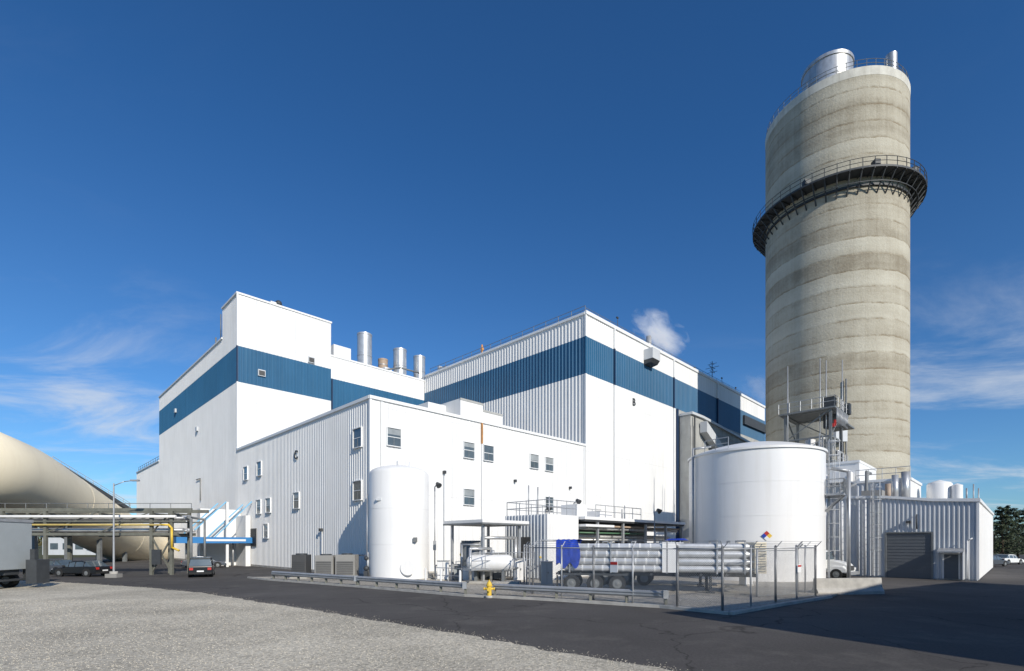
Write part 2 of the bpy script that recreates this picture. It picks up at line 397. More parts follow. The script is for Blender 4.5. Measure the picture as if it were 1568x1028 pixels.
for tt,z,bl in ((25.3,12.7,1),(34.25,12.66,1),(37.0,12.7,0),(44.3,12.65,1),(47.0,12.6,1),(34.25,7.8,1),(47,7.8,0)): window(g,'v',VA,tt,z,1.4,1.6,bl)
for tt,z,bl in ((42.8,12.6,0),(42.8,7.8,0),(68,12.4,0),(73.1,12.3,0),(56.5,7.7,1),(64.9,7.6,1),(68.2,7.6,1),(65.7,4.5,0)): window(g,'u',UA,tt,z,1.5,1.7,bl)
lv=g.p('louver_vent','louver'); lv.box(UA-.12,UA-.08,69,72,2.6,4.9)
for i in range(9): lv.box(UA-.2,UA-.1,69,72,2.7+i*.25,2.76+i*.25)
g.p('rust_streak','rust').box(35.97,36.13,VA-.2,VA-.06,13.6,ZA-.02)
ds=g.p('downspouts','trim')
for u in (36.05,54.0,24.0): ds.box(u-.07,u+.07,VA-.19,VA-.05,.3,13.55 if u<40 and u>30 else ZA-.1)
pv=g.p('roof_penthouse','white2')
pv.box(40.8,44.6,50,54.5,ZA,21.3).box(44.62,48.4,50.3,54,ZA,20.6); pv.box(38,40.78,53,57,ZA,20.9)
pv.cyl((30,60,ZA),(30,60,ZA+2.6),.3)
g.p('penthouse_trim','greyblk').box(40.75,44.65,49.95,50.0,21.1,21.36).box(44.62,48.45,50.24,50.3,20.4,20.66)
lm=g.p('wall_lights','darksteel')
for u in (31,41,51): lm.box(u-.12,u+.12,VA-.35,VA-.06,9.9,10.2)
lm.box(UA-.35,UA-.06,50,50.3,4.2,4.5)
cd=g.p('conduit','greywall'); cd.cyl((31,VA-.12,1),(31,VA-.12,9.9),.04,n=5); cd.cyl((UA-.12,50.1,1),(UA-.12,50.1,4.2),.04,n=5)
g.text('C',(UA-.12,56.6,12.7),(rad(90),0,rad(-90)),1.35,'darksteel')
g.p('wall_door','door').box(UA-.09,UA-.06,75.1,76.1,.25,2.4)
g.done()
# block C
g=G('boiler_house_building',rz=45)
VC=76.8
g.p('core','white').box(UA+.03,36.48,VC+.03,126.6,0,32.4).box(36.49,62,VC+.45,126.6,0,32.4)
g.p('core_tower','white').box(UA+.03,36.48,VC+.03,83.5,32.41,37.5)
g.p('core_low','white2').box(UA+.05,45,126.62,152,0,19.8)
g.p('siding_left_lower','white2').corr('u',UA,VC,126.6,.2,25.4,.5,.04).corr('u',UA,126.6,152,.2,20,.5,.04)
g.p('siding_left_stripe','blue').corr('u',UA,VC,126.6,25.4,30.4,.5,.05)
g.p('siding_left_upper','white2').corr('u',UA,83.5,126.6,30.4,33.2,.5,.04).corr('u',UA,VC,83.5,30.4,37.6,.5,.04)
g.p('siding_right_lower','white').corr('v',VC,UA,36.5,10,25.4,.5,.03).corr('v',VC+.4,36.52,54.5,10,24.2,.5,.03)
g.p('siding_right_stripe','blue').corr('v',VC,UA,36.5,25.4,30.4,.5,.05).corr('v',VC+.4,36.52,54.5,24.2,29.1,.5,.05)
g.p('siding_right_upper','white').corr('v',VC,UA,36.5,30.4,37.6,.5,.03).corr('v',VC+.4,36.52,54.5,29.1,32.6,.5,.03)
t=g.p('trim','trim')
t.box(UA-.12,UA+.1,VC-.12,VC+.1,ZA+.3,25.4).box(UA-.12,UA+.1,VC-.12,VC+.1,30.4,37.6)
t.box(UA-.16,36.6,VC-.14,VC+.1,37.6,37.85).box(UA-.16,UA+.1,VC+.1,83.6,37.6,37.85)
t.box(UA-.16,UA+.1,83.5,126.7,33.2,33.45).box(36.6,54.5,VC+.3,VC+.5,32.6,32.85).box(UA-.16,UA+.1,126.7,152,20,20.25)
g.p('stripe_corner','bluedk').box(UA-.1,UA+.08,VC-.1,VC+.08,25.4,30.4)
g.p('roof','roof').box(UA+.1,61.9,83.6,126.5,32.5,33.1)
rf=g.p('roof_equipment','white')
rf.box(38,41,79,82,32.4,35.4); rf.box(28,29.2,78.5,80,37.5,38.9); rf.box(48,49.4,80,82,32.4,34.4)
g.p('roof_fan','darksteel').box(28.9,29.6,78.2,79.2,37.85,38.6).ball((29.2,78.7,38.9),.5)
for u,z in ((26.1,27.3),(33.3,31.0)):
    g.p('vent','greywall').box(u-.5,u+.5,VC-.25,VC-.05,z-.45,z+.45); g.p('vent_dark','louver').box(u-.4,u+.4,VC-.29,VC-.26,z-.35,z+.3)
for v,z in ((112,27.8),(97,22.0)):
    g.p('vent','greywall').box(UA-.3,UA-.05,v-.4,v+.4,z-.35,z+.35)
g.p('wall_pipe','midsteel').path([(UA-.15,95,10),(UA-.15,95,13.6),(UA-.15,97.4,13.6)],.08)
sk=g.p('downspouts','bluedk'); sk.box(36.7,36.9,VC+.2,VC+.34,16,29)
g.p('roof_railing','midsteel').rail([(UA+.2,126.8,20.2),(UA+.2,151,20.2)],1.1,2.5,.04)
g.p('roof_pipes','midsteel').path([(UA-.1,84,33.5),(UA-.1,84,37.0)],.08).path([(46,78,32.8),(50,78,34.2),(54,78,34.2)],.15)
for v in (84.3,88): g.p('roof_pipes','midsteel').cyl((UA+.3,v,33.3),(UA+.3,v,34.8),.12)
g.done()
for (u,v,r,zt,mat) in ((46.8,85,1.3,41.2,'steelsh'),(54.3,85,1.25,40.4,'steelsh'),(58.8,85,1.15,40.2,'steelsh'),(51.5,86.5,.9,38.2,'brown'),(55.6,88,.8,38,'brown')):
    x,y=uv(u,v)
    g=G('exhaust_stack',(x,y,0),45)
    g.p('shell',mat).lathe([(r*1.05,32.5),(r*1.05,33.5),(r,33.5),(r,zt-.3),(r*1.04,zt-.3),(r*1.04,zt),(r*.9,zt),(r*.9,zt-1.2),(.001,zt-1.2)],28)
    g.p('stand','midsteel').box(-r*1.3,r*1.3,-r*1.3,r*1.3,32.4,34.0)
    for z in (35.2,37): g.p('bands','steel').lathe([(r,z),(r+.05,z),(r+.05,z+.12),(r,z+.12)],28)
    g.p('railing','midsteel').rail([(-2,-2,33),(2,-2,33)],1.2,1,.04)
    g.done()
# block B
g=G('turbine_hall_building',rz=45)
UB=54.5
g.p('core','white').box(UB+.03,120.9,VA+.03,80,0,33.2)
g.p('siding_left_lower','white2').corr('u',UB,VA,80,ZA,25.45,.6,.06)
g.p('siding_left_stripe','blue').corr('u',UB,VA,80,25.45,30.4,.6,.06)
g.p('siding_left_upper','white2').corr('u',UB,VA,80,30.4,33.3,.6,.06)
g.p('siding_right_lower','white').corr('v',VA,UB,79.3,.3,25.45,.46,.03)
g.p('siding_right_stripe','blue').corr('v',VA,UB,121,25.45,30.4,.46,.045)
g.p('siding_right_upper','white').corr('v',VA,UB,121,30.4,33.3,.46,.03)
g.p('siding_grey_lower','greyblk').corr('v',VA,79.5,121,.3,25.45,.5,.05)
t=g.p('trim','trim')
t.box(UB-.16,121,VA-.2,VA+.1,33.3,33.75).box(UB-.2,UB+.1,VA+.1,76.7,33.3,33.6)
t.box(UB-.13,UB+.1,VA-.1,VA+.1,ZA+.3,25.45).box(UB-.13,UB+.1,VA-.1,VA+.1,30.4,33.3)
g.p('stripe_corner','blue').box(UB-.12,UB+.08,VA-.09,VA+.08,25.45,30.4)
g.p('roof','roof').box(UB+.1,120.8,VA+.1,79.9,33.2,33.5)
d=g.p('downspouts_white','trim'); k=g.p('downspouts_dark','bluedk')
for u in (61,78.4,95.6):
    d.box(u-.12,u+.12,VA-.26,VA-.06,30.42,33.3); k.box(u-.12,u+.12,VA-.26,VA-.06,25.3,30.4)
    if u<79: d.box(u-.12,u+.12,VA-.26,VA-.06,.3,25.3)
k.box(79.3,79.75,VA-.3,VA-.03,.2,25.4)
v_=g.p('wall_vent_box','greywall',.03)
v_.box(69,71.2,VA-1.6,VA-.06,30.9,32.5); g.p('wall_vent_hood','darksteel').prism([(VA-1.6,30.9),(VA-.06,30.9),(VA-.06,30.2),(VA-1.2,30.4)],69.05,71.15,'x')
g.p('wall_vent_box','greywall').box(98.3,99.7,VA-.5,VA-.06,24.0,25.0)
k2=g.p('louver_penthouse','darksteel'); k2.box(108,121,VA-.5,VA-.06,27.6,29.4)
g.text('B',(66.2,VA-.1,23.9),(rad(90),0,0),1.5,'darksteel')
r=g.p('roof_railing','midsteel'); r.rail([(UB+.4,VA+.4,33.6),(UB+.4,76,33.6)],1.1,2.4,.04); r.rail([(UB+.4,VA+.4,33.7),(120,VA+.4,33.7)],.75,3,.035,())
rv=g.p('roof_vents','steel')
for u,v,h,rr in ((57,72,1.2,.3),(58,70,2,.2),(57,62,1,.35),(58,78,1.6,.5),(112,45,1.5,.2),(85,42.5,1.4,.1)): rv.cyl((u,v,33.4),(u,v,33.5+h),rr)
rv.box(56.5,58.5,73.5,75.5,33.4,35.0); rv.path([(57,76,33.5),(57,76,35.6),(59,76,35.6)],.2)
g.p('roof_valve','orange').cyl((56,63,33.5),(56,63,35.8),.14).box(55.8,56.2,62.8,63.2,34.9,35.3)
a=g.p('roof_antenna','darksteel')
a.cyl((96.5,42,33.5),(96.5,42,38.0),.06)
for z,w in ((35.9,1.0),(36.8,1.3),(37.5,.9)): a.cyl((96.5-w,42,z),(96.5+w,42,z+.1),.04,n=5); a.cyl((96.5,42-w,z),(96.5,42+w,z),.04,n=5)
a.cyl((95.4,42,36.0),(97.8,42,37.0),.04,n=5).cyl((97.6,42,36.1),(95.2,42,36.9),.04,n=5)
for u,h in ((64,2.6),(101,2.2),(108,1.8),(89,1.3)): a.cyl((u,42,33.5),(u,42,33.5+h),.045,n=5); a.box(u-.25,u+.15,41.9,42.1,33.5+h,33.7+h)
g.p('steam_stack','steelsh').cyl((75.5,43.5,33.4),(75.5,43.5,37.2),.42,n=14)
g.p('east_penthouse','greywall').box(104,120,44,50,33.4,34.6)
g.done()
g=G('conveyor_gallery',rz=45)
g.p('cladding','greyblk').prism([(79.9,0),(79.9,24.2),(84,24.2),(108,22.6),(108,0)],38.4,VA-.4,'y')
g.p('siding','greyblk').corr('v',38.35,79.9,108,0,22.4,.5,.06)
g.p('roof_edge','greywall').prism([(79.8,24.2),(79.8,24.6),(84,24.6),(108.1,23.0),(108.1,22.6),(84,24.2)],38.0,VA-.35,'y')
g.p('inclined_duct','greywall').prism([(83,23.4),(97,16.5),(97,14.7),(83,21.6)],37.0,38.2,'y')
g.p('downpipe','darksteel').cyl((80.6,38,0),(80.6,38,24),.12)
g.done()

# ------------------------------------------------------------------ chimney tower
cx,cy=50.7,80.3; R=9.57
g=G('concrete_chimney_tower',(cx,cy,0))
g.p('shaft','conc').lathe([(R,0),(R,68.2)],128)
g.p('rim','conclt').lathe([(R+.02,68.2),(R+.06,69.4),(R-.5,69.4),(R-.5,68)],128)
g.p('top_deck','midsteel').lathe([(R-.4,68.6),(.001,68.6)],64)
zd=54.3; Ro=11.5
ds=g.p('gallery_deck','darksteel')
ds.lathe([(R+.01,zd),(Ro,zd),(Ro,zd-.25),(R+.01,zd-.25)],96,sharp=True)
ds.lathe([(R+.01,zd-1.3),(R+.25,zd-1.3),(R+.25,zd-1.6),(R+.01,zd-1.6)],96)
rl=g.p('gallery_railing','darksteel'); br=g.p('gallery_brackets','darksteel')
N_=48
for i in range(N_):
    a0=2*math.pi*i/N_; a1=2*math.pi*(i+1)/N_
    c0,s0,c1,s1=math.cos(a0),math.sin(a0),math.cos(a1),math.sin(a1)
    rl.cyl((Ro*c0,Ro*s0,zd),(Ro*c0,Ro*s0,zd+1.15),.05,n=5)
    for h in (.55,1.15): rl.cyl((Ro*c0,Ro*s0,zd+h),(Ro*c1,Ro*s1,zd+h),.04,n=5)
    br.bar((R*c0,R*s0,zd-2.6),((Ro-.2)*c0,(Ro-.2)*s0,zd-.3),.14)
    br.bar((R*c0,R*s0,zd-.35),((Ro)*c0,(Ro)*s0,zd-.35),.12)
    rm=(R+Ro)/2; br.bar((rm*c0,rm*s0,zd-1.5),(rm*c1,rm*s1,zd-1.5),.09)
    Rt=R-.15
    rl2=g.p('top_railing','midsteel'); rl2.cyl((Rt*c0,Rt*s0,69.4),(Rt*c0,Rt*s0,70.6),.04,n=5)
    for h in (.6,1.15): rl2.cyl((Rt*c0,Rt*s0,69.4+h),(Rt*c1,Rt*s1,69.4+h),.035,n=5)
g.p('obstruction_lights','darksteel').box(R+.0,R+.6,-.3,.3,69.2,70.1).ball((R+.5,0,70.4),.3)
g.p('beacon','red').ball((R+.5,0,70.8),.2)
for aa in (rad(-60),rad(-140),rad(-95)):
    g.p('obstruction_lights','darksteel').box((R+1.2)*math.cos(aa)-.4,(R+1.2)*math.cos(aa)+.4,(R+1.2)*math.sin(aa)-.4,(R+1.2)*math.sin(aa)+.4,zd+.3,zd+1.0)
g.p('flue_liner','steelsh').lathe([(3.55,68.6),(3.55,79.1),(3.68,79.1),(3.68,79.6),(3.3,79.6),(3.3,77),(.01,77)],40,(.4,2.2,0))
for z in (71,73.5,76.2): g.p('flue_bands','steel').lathe([(3.55,z),(3.60,z),(3.60,z+.12),(3.55,z+.12)],40,(.4,2.2,0))
g.p('small_flue','steelsh').lathe([(.75,68.6),(.75,77.6),(.65,77.6),(.65,76),(.01,76)],20,(7.3,-2.5,0)); g.p('small_flue','steelsh').lathe([(.7,68.6),(.7,76.6),(.01,76.6)],20,(6.0,-1.2,0))
g.p('sign_plate','greywall').box(-5.5,-3.9,-9.35,-8.7,17.2,18.8)
g.p('conduit','midsteel').cyl((-3.9,-9.05,0),(-3.9,-9.05,26),.12)
g.done()

# ------------------------------------------------------------------ big tank
tx,ty,tr=20.6,43.3,5.22
g=G('large_storage_tank',(tx,ty,0))
zt=10.3
g.p('shell','tankw').lathe([(tr,0),(tr,zt)],96)
roofp=[(tr+.12,zt-.12),(tr+.12,zt+.06)]+[((tr+.12)*(1-i/10),zt+.06+1.05*(1-(1-i/10)**2)) for i in range(1,10)]+[(.001,zt+1.11)]
g.p('dome_roof','tankw').lathe(roofp,96)
rg=g.p('shell_rings','tankw')
for z in (2.5,5.1,7.7): rg.lathe([(tr,z),(tr+.012,z),(tr+.012,z+.05),(tr,z+.05)],96)
st=g.p('ladder','steel')
ang=rad(-22); n=(math.cos(ang),math.sin(ang)); b=((tr+.25)*n[0],(tr+.25)*n[1])
st.ladder(b,n,.2,zt+1.1,.5)
pl=g.p('platform','steel')
def ar(a,r): return (r*math.cos(rad(a)),r*math.sin(rad(a)))
A=[ar(a,tr+.1) for a in (-44,-38,-31,-24,-14)]; B=[ar(a,tr+1.3) for a in (-14,-24,-31,-38,-44)]
pl.prism(A+B,6.7,6.85); pl.rail([(*p,6.85) for p in B],1.1,.9,.045); pl.rail([(*A[0],6.85),(*B[-1],6.85)],1.1,.9,.045)
pl.rail([(*ar(a,tr-.2),zt+.1) for a in range(-50,11,10)],1.1,1,.03)
pl.rail([(*ar(a,tr-.05),zt+.1) for a in (200,212,224)],.9,1,.03)
for a in (-42,-30,-16): pl.bar((*ar(a,tr),5.5),(*ar(a,tr+1.2),6.7),.1)
pp=g.p('pipes','steel')
q=ar(186,tr+.2); pp.path([(q[0],q[1],.3),(q[0],q[1],10.9),(q[0]+1.5,q[1],11.1)],.09)
q=ar(-34,tr+1.5); pp.path([(q[0],q[1],.3),(q[0],q[1],8.6),(q[0]-1.0,q[1]+.6,8.9)],.14)
ha=rad(180+74); hn=Vector((math.cos(ha),math.sin(ha),0)); ht=Vector((-hn.y,hn.x,0)); hc=hn*(tr+.05)+Vector((0,0,3.55))
if ht.x<0: ht=-ht
s_=.19
for (dx,dz,mt) in ((0,1,'red'),(-1,0,'bluetarp'),(1,0,'yellow'),(0,-1,'trim')):
    c=hc+ht*dx*s_+Vector((0,0,dz*s_))
    g.p('hazard_'+mt,mt).face([c+ht*s_,c+Vector((0,0,s_)),c-ht*s_,c-Vector((0,0,s_))])
g.done()
g=G('vertical_white_tank',(-9.2,41.5,0))
r=2.38
g.p('shell','tankw').lathe([(r,.0),(r,8.55)]+[(r*math.cos(a),8.55+.75*math.sin(a)) for a in [math.pi/2*i/7 for i in range(1,7)]]+[(.001,9.3)],64)
g.p('seams','tankw').lathe([(r,2.9),(r+.012,2.9),(r+.012,2.94),(r,2.94)],64).lathe([(r,5.7),(r+.012,5.7),(r+.012,5.74),(r,5.74)],64)
g.p('manway','tankw').lathe([(.5,0),(.5,-.25),(.58,-.25),(.58,-.33),(.001,-.33)],24,(1.2,-2.1,1.1),'y')
g.p('base_ring','kerb').lathe([(r+.35,0),(r+.35,.18),(r,.18)],48)
pp=g.p('pipes','steel')
pp.path([(-2.3,-.9,.3),(-2.3,-.9,2.2),(-2.0,-.6,2.2)],.09); pp.path([(-2.45,-.6,.2),(-2.45,-.6,7.0)],.05)
g.p('valves','darksteel').ball((-2.4,-1.0,1.0),.22).ball((-2.4,-1.0,1.8),.18).box(-2.5,-2.2,-1.4,-1.1,.3,.8)
g.p('label','midsteel').box(1.55,1.8,-2.1,-1.75,3.1,3.45); g.p('nameplate','greywall').box(-1.3,-.9,-2.24,-2.0,6.3,6.5)
g.p('top_nozzles','tankw').cyl((0,0,9.2),(0,0,9.7),.2).cyl((.9,0,9),(.9,0,9.6),.12)
g.done()
def gooselamp(x,y,h,d=(1,-1)):
    g=G('yard_light',(x,y,0)); q=Vector((d[0],d[1],0)).normalized()
    g.p('mast','steel').path([Vector((0,0,0)),Vector((0,0,h)),q*.35+Vector((0,0,h+.25))],.05)
    g.p('lamp_head','darksteel').cyl(q*.3+Vector((0,0,h+.3)),q*.62+Vector((0,0,h+.05)),.13,.26)
    g.p('base','kerb').cyl((0,0,0),(0,0,.4),.2); g.p('box','steel').box(-.12,.12,-.2,-.05,2.4,3.2); g.done()
gooselamp(-6.6,43.5,7.8); gooselamp(5.6,46,6.6); gooselamp(3.4,52,6.4); gooselamp(14,50,6.0)

# ------------------------------------------------------------------ HVAC units
for i,(x0,x1,h,m) in enumerate(((-18.1,-16.9,1.95,'louver'),(-16.2,-14.7,1.9,'unit'),(-14.5,-12.9,1.95,'unit'))):
    g=G('air_conditioning_unit',((x0+x1)/2,42.3,.1)); w=(x1-x0)/2
    g.p('casing',m,.03).box(-w,w,-.6,.6,.12,h)
    for k in range(7): g.p('grille','louver').box(-w+.12,w-.12,-.64,-.61,.35+k*.16,.43+k*.16)
    g.p('fan','darksteel').lathe([(.45,h),(.45,h+.1),(.38,h+.1),(.38,h+.02)],20)
    g.p('plinth','kerb').box(-w-.1,w+.1,-.7,.7,0,.12); g.done()
def guardrail(a,b,name='steel_guardrail'):
    g=G(name); a=Vector((*a,0)); b=Vector((*b,0)); L=(b-a).length; n=max(2,round(L/1.9)); d=(b-a).normalized(); o=Vector((d.y,-d.x,0))
    prof=[(0,.42),(.04,.47),(.10,.50),(.10,.55),(.03,.585),(.03,.60),(.10,.635),(.10,.685),(.04,.715),(0,.76)]
    rp=g.p('rail','steel')
    for (o0,z0),(o1,z1) in zip(prof[:-1],prof[1:]):
        rp.face([a+o*o0+Vector((0,0,z0)),b+o*o0+Vector((0,0,z0)),b+o*o1+Vector((0,0,z1)),a+o*o1+Vector((0,0,z1))])
    rp.box(b.x-.12,b.x+.12,b.y-.12,b.y+.12,.4,.78)
    for i in range(n+1):
        p=a.lerp(b,i/n)-o*.09; g.p('posts','olive').box(p.x-.07,p.x+.07,p.y-.07,p.y+.07,0,.72)
    g.done()
guardrail((-19.4,41.2),(-10.7,34.9)); guardrail((-10.6,34.82),(-2.7,29.0)); guardrail((-1.0,28.3),(7.2,23.9))
g=G('fire_hydrant',(-1.25,27.9,.0))
b=g.p('body','yellow')
b.lathe([(.19,0),(.19,.06),(.13,.08),(.125,.62),(.17,.64),(.17,.70),(.15,.72),(.13,.82),(.07,.90),(.001,.92)],20)
b.cyl((-.27,0,.5),(.27,0,.5),.065,n=12).cyl((-.31,0,.5),(-.25,0,.5),.085,n=8).cyl((.25,0,.5),(.31,0,.5),.085,n=8).cyl((0,-.25,.48),(0,0,.48),.09,n=12).cyl((0,-.29,.48),(0,-.24,.48),.11,n=8).cyl((0,0,.9),(0,0,.99),.04,n=5)
g.p('base','kerb').cyl((0,0,-.02),(0,0,.13),.24); g.done()

# ------------------------------------------------------------------ chain-link fence
def fence(pts,h=2.75):
    g=G('chain_link_fence'); po=g.p('posts','steel'); me=g.p('mesh','steel')
    for a,b in zip(pts[:-1],pts[1:]):
        a=Vector((*a,0));b=Vector((*b,0)); L=(b-a).length; d=(b-a)/L; n=max(1,round(L/2.4))
        for i in range(n+1):
            p=a.lerp(b,i/n); po.cyl(p,p+Vector((0,0,h+.1)),.045 if 0<i<n else .06,n=8); po.ball(p+Vector((0,0,h+.1)),.06,6)
            q=d.cross(Vector((0,0,1)))*.3; po.cyl(p+Vector((0,0,h)),p+q+Vector((0,0,h+.35)),.02,n=4)
        po.cyl(a+Vector((0,0,h)),b+Vector((0,0,h)),.03,n=6); po.cyl(a+Vector((0,0,.15)),b+Vector((0,0,.15)),.012,n=4)
        nn=d.cross(Vector((0,0,1)))
        for k,zz in enumerate((h+.12,h+.23,h+.34)):
            o=nn*(.1*(k+1)); me.cyl(a+o+Vector((0,0,zz)),b+o+Vector((0,0,zz)),.007,n=3)
        w=.0045; pt=.10; H=h-.15
        t=-H
        while t<L:
            for sg in (1,-1):
                t0=max(t,0); t1=min(t+H,L)
                if t1<=t0: continue
                z0=(t0-t); z1=(t1-t)
                if sg<0: z0=H-z0; z1=H-z1
                P=a+d*t0+Vector((0,0,z0+.12)); Q=a+d*t1+Vector((0,0,z1+.12))
                up=Vector((0,0,w*1.3)); me.face([P-up,Q-up,Q+up,P+up])
            t+=pt
    g.done()
fence([(7.46,22.95),(9.0,21.75)])
fence([(7.46,22.95),(4.2,26.2),(1.2,29.2),(.9,37.5)])
fence([(9.0,21.75),(12.9,24.9),(16.7,28.0),(17.6,31.5)])
fence([(13.2,27.4),(16.2,28.9),(18.2,32.5)],2.6)
g=G('warning_sign',(5.1,25.3,1.55),-45); g.p('plate','trim').box(-.22,.22,-.06,-.04,0,.55); g.p('header','red').box(-.2,.2,-.07,-.062,.38,.52); g.done()
g=G('warning_sign',(14.8,26.3,1.5),39); g.p('plate','trim').box(-.22,.22,-.06,-.04,0,.4); g.p('header','red').box(-.2,.2,-.07,-.062,.28,.37); g.done()
g=G('concrete_barrier',(17.6,29.6,0),8); g.p('body','kerb').prism([(-.3,0),(-.3,.18),(-.14,.4),(-.09,.95),(.09,.95),(.14,.4),(.3,.18),(.3,0)],0,4.3,'x'); g.done()

# ------------------------------------------------------------------ vehicles
def wheel(g,x,y,z,r,w):
    g.p('tyres','black').lathe([(r*.6,-w/2),(r*.95,-w/2),(r,-w/2+.04),(r,w/2-.04),(r*.95,w/2),(r*.6,w/2)],24,(x,y,z),'y')
    g.p('rims','midsteel').lathe([(r*.55,-w/2-.01),(r*.45,-w/2+.03),(r*.2,-w/2-.03),(.001,-w/2-.03)],16,(x,y,z),'y').lathe([(.001,w/2+.03),(r*.2,w/2+.03),(r*.45,w/2-.03),(r*.55,w/2+.01)],16,(x,y,z),'y')
def car(x,y,rz,paint,suv=False,name='parked_car'):
    g=G(name,(x,y,0),rz); H=1.78 if suv else 1.42; W=.92; L=2.3
    b=g.p('body',paint,.06)
    zb=.28; sh=.98 if suv else .86
    if suv: lower=[(-L,zb),(-L,sh),(-L+.1,sh+.04),(1.0,sh),(1.6,sh-.08),(2.2,sh-.2),(L,zb+.35),(L,zb)]
    else: lower=[(-L,zb),(-L,.78),(-L+.12,.92),(-1.4,.93),(.9,.88),(2.0,.72),(L,.6),(L,zb)]
    b.prism(lower,-W,W,'y')
    if suv: top=[(-2.2,sh+.02),(-2.0,H-.06),(-1.7,H),(.1,H-.02),(.35,H-.1),(1.1,sh)]
    else: top=[(-1.85,.9),(-1.1,H-.04),(-.7,H),(.1,H-.02),(.4,H-.09),(1.15,.87)]
    def cab(part,pts,w0,w1,zlo,zhi,off=0):
        vs=[]
        for sgn in (-1,1):
            vs.append([part.bm.verts.new((p[0],sgn*((w0+(w1-w0)*(p[1]-zlo)/(zhi-zlo))+off),p[1])) for p in pts])
        part.bm.faces.new(vs[0]); part.bm.faces.new(vs[1][::-1]); n=len(pts)
        for i in range(n): part.bm.faces.new((vs[0][i],vs[0][(i+1)%n],vs[1][(i+1)%n],vs[1][i]))
    cab(g.p('glasshouse','glass'),top,W-.06,W-.22,top[0][1],H)
    rt=[p for p in top if p[1]>H-.12]; rt=[(p[0],p[1]+.012) for p in rt]; rt=[(rt[0][0]-.05,rt[0][1]-.05)]+rt[1:]
    lo=[(p[0],p[1]-.10) for p in rt[::-1]]
    cab(g.p('roof_panel',paint,.02),rt+lo,W-.08,W-.19,top[0][1],H)
    for xx in ((-1.05,-.15,.5) if not suv else (-1.9,-.95,.05)):
        for sg in (-1,1): g.p('pillars',paint).cyl((xx,sg*(W-.05),sh-.05),(xx+(.0),sg*(W-.19),H-.08),.04,n=6)
    for xx in (-1.4,1.4):
        for sg in (-1,1):
            wheel(g,xx,sg*(W-.1),.34,.35,.24)
            g.p('wheel_arches','black').lathe([(.001,-.005),(.41,-.005),(.41,.005),(.001,.005)],20,(xx,sg*(W+.002),.36),'y')
    for sg in (-1,1):
        g.p('headlights','trim').box(L-.12,L+.015,sg*.6-.18,sg*.6+.18,.56,.68)
        g.p('taillights','red').box(-L-.015,-L+.08,sg*.68-.14,sg*.68+.14,.66,.86)
        g.p('mirrors','black').box(.75,.9,sg*(W+.0),sg*(W+.16),.88,1.02)
    g.p('bumpers','black').box(-L-.04,-L+.05,-.85,.85,.3,.46).box(L-.06,L+.05,-.85,.85,.3,.44)
    g.p('plate','trim').box(-L-.06,-L-.045,-.26,.26,.5,.62)
    g.done()
car(-28.2,46.3,118,'carblk',True,'parked_suv'); car(-39.0,46.2,172,'carblk'); car(-44.2,49.0,172,'carsil'); car(-37.5,62,30,'carsil')
car(62,66,20,'carsil'); car(70,72,20,'carwht')

